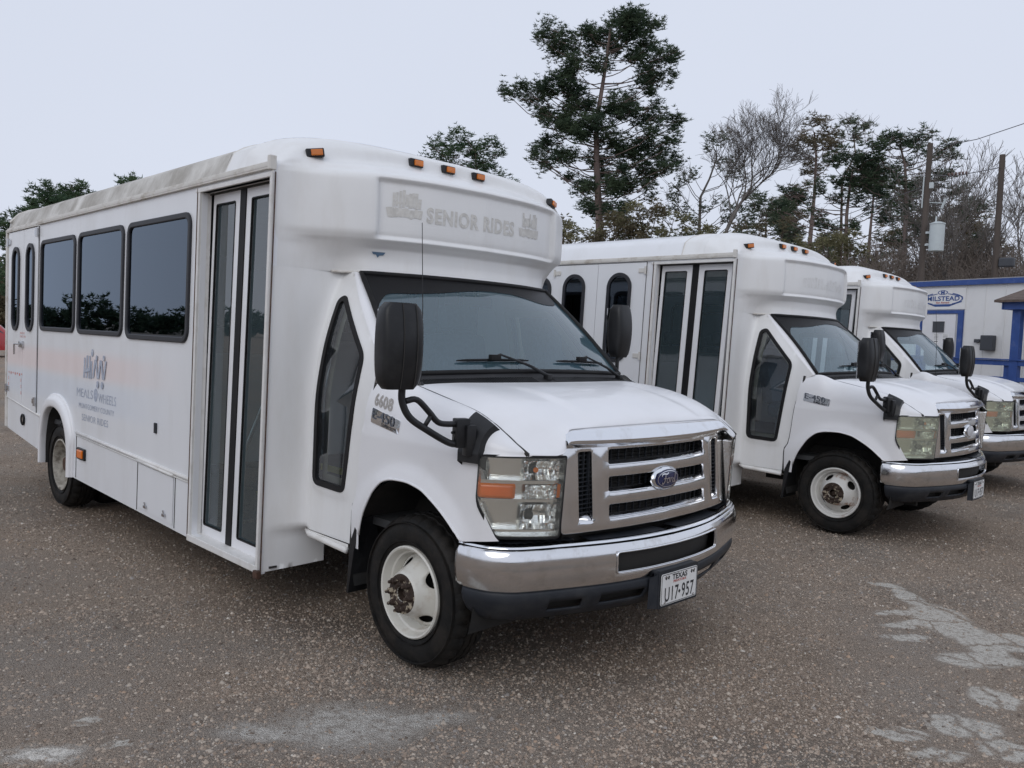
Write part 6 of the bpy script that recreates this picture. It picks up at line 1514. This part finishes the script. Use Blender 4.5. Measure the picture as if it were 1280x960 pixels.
# bare trees
def bare(name, label, az, d, h, r0, spread, seed, fork=3, levels=7, leanx=0., group='trees beyond the parking yard', mat='bark_grey', up=.5, start=.28, k0=1.):
    rnd = random.Random(seed); segs = [[], []]
    def grow(p, dr, L, r, lv):
        n = 3; q = p
        for i in range(n):
            dr = (dr + Vector((rnd.gauss(0, .2), rnd.gauss(0, .2), rnd.gauss(.02, .1)))).normalized(); q2 = q + dr * L / n; ra = r * (1 - .30 * i / n); rb = r * (1 - .30 * (i + 1) / n)
            segs[0 if lv < 2 else 1].append((q, q2, max(ra, .0075), max(rb, .0065))); q = q2
            if lv > 0 and lv < levels and i < n - 1 and rnd.random() < .75: side(q, dr, L, rb, lv)
        if lv < levels:
            for k in range(2 if lv else fork): side(q, dr, L, r * .72, lv)
    def side(q, dr, L, r, lv):
        ax = Vector((rnd.gauss(0, 1), rnd.gauss(0, 1), rnd.gauss(0, .4))).normalized(); nd = (dr + ax * spread * rnd.uniform(.6, 1.2) + Vector((0, 0, up * .3))).normalized(); grow(q, nd, L * (k0 if lv == 0 else 1) * rnd.uniform(.58, .82), r * rnd.uniform(.6, .8), lv + 1)
    a = R(az); t = thing(name, label, 'bare tree', (CAMP.x + d * math.cos(a), CAMP.y + d * math.sin(a), 0), a - R(90), group)
    grow(Vector((0, 0, 0)), Vector((leanx, 0, 1)).normalized(), h * start, r0, 0)
    link('trunk', prisms(segs[0], 8), mat, t, True); link('branches', prisms(segs[1], 3), mat, t); return t
bare('bare_tree', 'tall bare tree with a leaning dark trunk and fine crown of twigs', 121.7, 50, 10.3, .18, .60, 11, 2, 7, .34, start=.82, k0=.44)
bare('bare_tree', 'fan-shaped bare tree behind the plain pole', 105.3, 42, 13.0, .15, .42, 5, 3, 6, 0, up=.9)
bare('bare_tree', 'slender bare tree between the two poles', 107.4, 45, 12.5, .14, .40, 21, 3, 6, .1, up=.9)
bare('bare_tree', 'bare tree at the right edge of the picture', 103.6, 38, 12.0, .14, .45, 9, 3, 6, -.05, up=.8)
# thicket of bare shrubs: one shape built, then copied
sh_ = []
for k in range(4):
    rnd = random.Random(40 + k); segs = []
    for s_ in range(15):
        p = Vector((rnd.uniform(-1.2, 1.2), rnd.uniform(-.7, .7), 0)); d_ = Vector((rnd.gauss(0, .25), rnd.gauss(0, .25), 1)).normalized(); r_ = .035
        for i in range(9):
            q = p + d_ * .62; segs.append((p, q, r_, r_ * .88)); r_ *= .88; d_ = (d_ + Vector((rnd.gauss(0, .16), rnd.gauss(0, .16), .06))).normalized(); p = q
            if i > 0:
                for b_ in range(4):
                    dd = (d_ + Vector((rnd.gauss(0, .7), rnd.gauss(0, .7), rnd.gauss(.1, .4)))).normalized(); q1 = p
                    for j in range(3): q2 = q1 + dd * rnd.uniform(.22, .38); segs.append((q1, q2, .013, .010)); d3 = (dd + Vector((rnd.gauss(0, .8), rnd.gauss(0, .8), rnd.gauss(.2, .4)))).normalized(); segs.append((q2, q2 + d3 * rnd.uniform(.2, .4), .010, .007)); dd = (dd + Vector((rnd.gauss(0, .3), rnd.gauss(0, .3), .1))).normalized(); q1 = q2
    sh_.append(prisms(segs, 3))
random.seed(77)
kx = 0
for az in np.arange(102.5, 133, .95):
    for row in range(3 if 103 < az < 123 else 2 if az > 104 else 1):
        a = R(az + random.uniform(-.3, .3)); d = random.uniform(34, 40) if row == 0 else random.uniform(44, 60) if row == 1 else random.uniform(42, 50)
        if az < 109 and row == 0: d = random.uniform(34, 38)
        o = link('bare_shrub', sh_[kx % 4], 'twigs', None); kx += 1
        o.location = (CAMP.x + d * math.cos(a), CAMP.y + d * math.sin(a), 0); sc = random.uniform(.58, .88) * (1.0, 1.25, 1.35)[row]; sc *= (1.05 if az < 121 else .95); o.scale = (sc, sc, sc); o.rotation_euler.z = random.uniform(0, 6.28)
        tag(o, 'tall brown leafless shrub in the thicket behind the parked minibuses', 'shrub', 'bare shrubs in the thicket')
for k, (az, d, h, w_) in enumerate(((131.6, 40, 7.6, 1.5), (130.2, 43, 7.2, 1.6), (128.6, 42, 8.6, 1.7), (127.0, 40, 8.0, 1.6), (125.4, 41, 8.3, 1.6), (123.8, 42, 7.4, 1.6), (122.2, 43, 7.0, 1.6), (132.8, 38, 7.2, 1.2), (120.3, 44, 7.4, 1.6), (118.4, 42, 7.8, 1.5), (116.3, 44, 7.0, 1.6), (113.8, 43, 7.2, 1.6))):
    a = R(az); t = thing('leafy_shrub', 'olive green leafy shrub in the row behind the roof of the middle minibus', 'shrub', (CAMP.x + d * math.cos(a), CAMP.y + d * math.sin(a), 0), a - R(90), 'leafy shrubs behind the middle minibus')
    pd = [(random.uniform(-1, 1) * w_, random.uniform(-.8, .8), random.uniform(2.5, h), random.uniform(.30, .62)) for _ in range(34)]; ls = []
    for p in pd: ls += limb((p[0] * .2, 0, 1), p[:3], .05, .015, -.05)
    link('stems', prisms(ls, 4), 'bark_brown', t); link('foliage', needle_mesh(pd, 40, .17, .032, 5, .26), 'leaves_olive' if k % 3 else 'needles_brown', t)
# a darker wood far behind closes the horizon; another lines the road on the camera's side
def wood(name, pts, mat, label):
    V = needle_mesh(pts, 3.0, .9, .16, 4, .8); o = link(name, V, mat, None, kind='stuff'); o['label'] = label
random.seed(9)
pts = []
for az in np.arange(98, 182, .45):
    d = random.uniform(95, 130); a = R(az)
    for k in range(5): pts.append((CAMP.x + d * math.cos(a), CAMP.y + d * math.sin(a), random.uniform(1, 9.5 if az < 135 else 7), random.uniform(1.6, 2.6)))
wood('far_wood', pts, 'needles_brown', 'far brown-green wood on the horizon')
pts = []
for az in np.arange(182, 458, .6):
    d = random.uniform(150, 175); a = R(az); hh = random.uniform(2.2, 5.5)
    for k in range(4): pts.append((d * math.cos(a), d * math.sin(a), random.uniform(.5, hh), random.uniform(1.2, 2.0)))
wood('roadside_wood', pts, 'needles_dark', 'wood lining the road opposite')

# =================================================================== red car at the far left
P('red_paint', (.36, .018, .02), .25, coat=.7)
K = thing('parked_car', 'red car parked far off at the left edge', 'car', (-37.2, 5.0, 0), R(80))
def car(a, b):
    x = -2.2 + 4.4 * a; top = pchip([-2.2, -2.1, -1.5, -1.1, -.4, .5, 1.0, 1.9, 2.15, 2.2], [.55, .95, 1.02, 1.35, 1.46, 1.42, 1.05, .92, .75, .5])(x); q = math.pi * b; wd = .88 * (1 - .12 * abs(x / 2.2) ** 4)
    y = -wd * math.copysign(abs(math.cos(q)) ** .35, math.cos(q)); s_ = math.sin(q) ** .6 if 0 < b < 1 else 0; tum = 1 - .22 * max(0, (s_ * (top - .3) + .3 - .95) / .5); return (x, y * tum, .3 + (top - .3) * s_)
grid(40, 20, car, flip=True).build('body', 'red_paint', K, smooth=True)
m = MB()
for s_ in (-1, 1): m.add([(-1.0, s_ * .80, 1.02), (.75, s_ * .80, 1.0), (.35, s_ * .72, 1.33), (-.8, s_ * .72, 1.34)], [(0, 1, 2, 3)])
m.build('side_glass', 'dark_box', K)
for x in (-1.35, 1.35):
    for s_ in (-1, 1):
        m = MB(); m.lathe([(0, -.02), (.19, -.02), (.20, 0), (.30, -.01), (.32, .02), (.32, .18), (0, .18)], (x, s_ * .86, .32), 'y', 24, sgn=-s_); m.build('wheel', 'rubber', K)
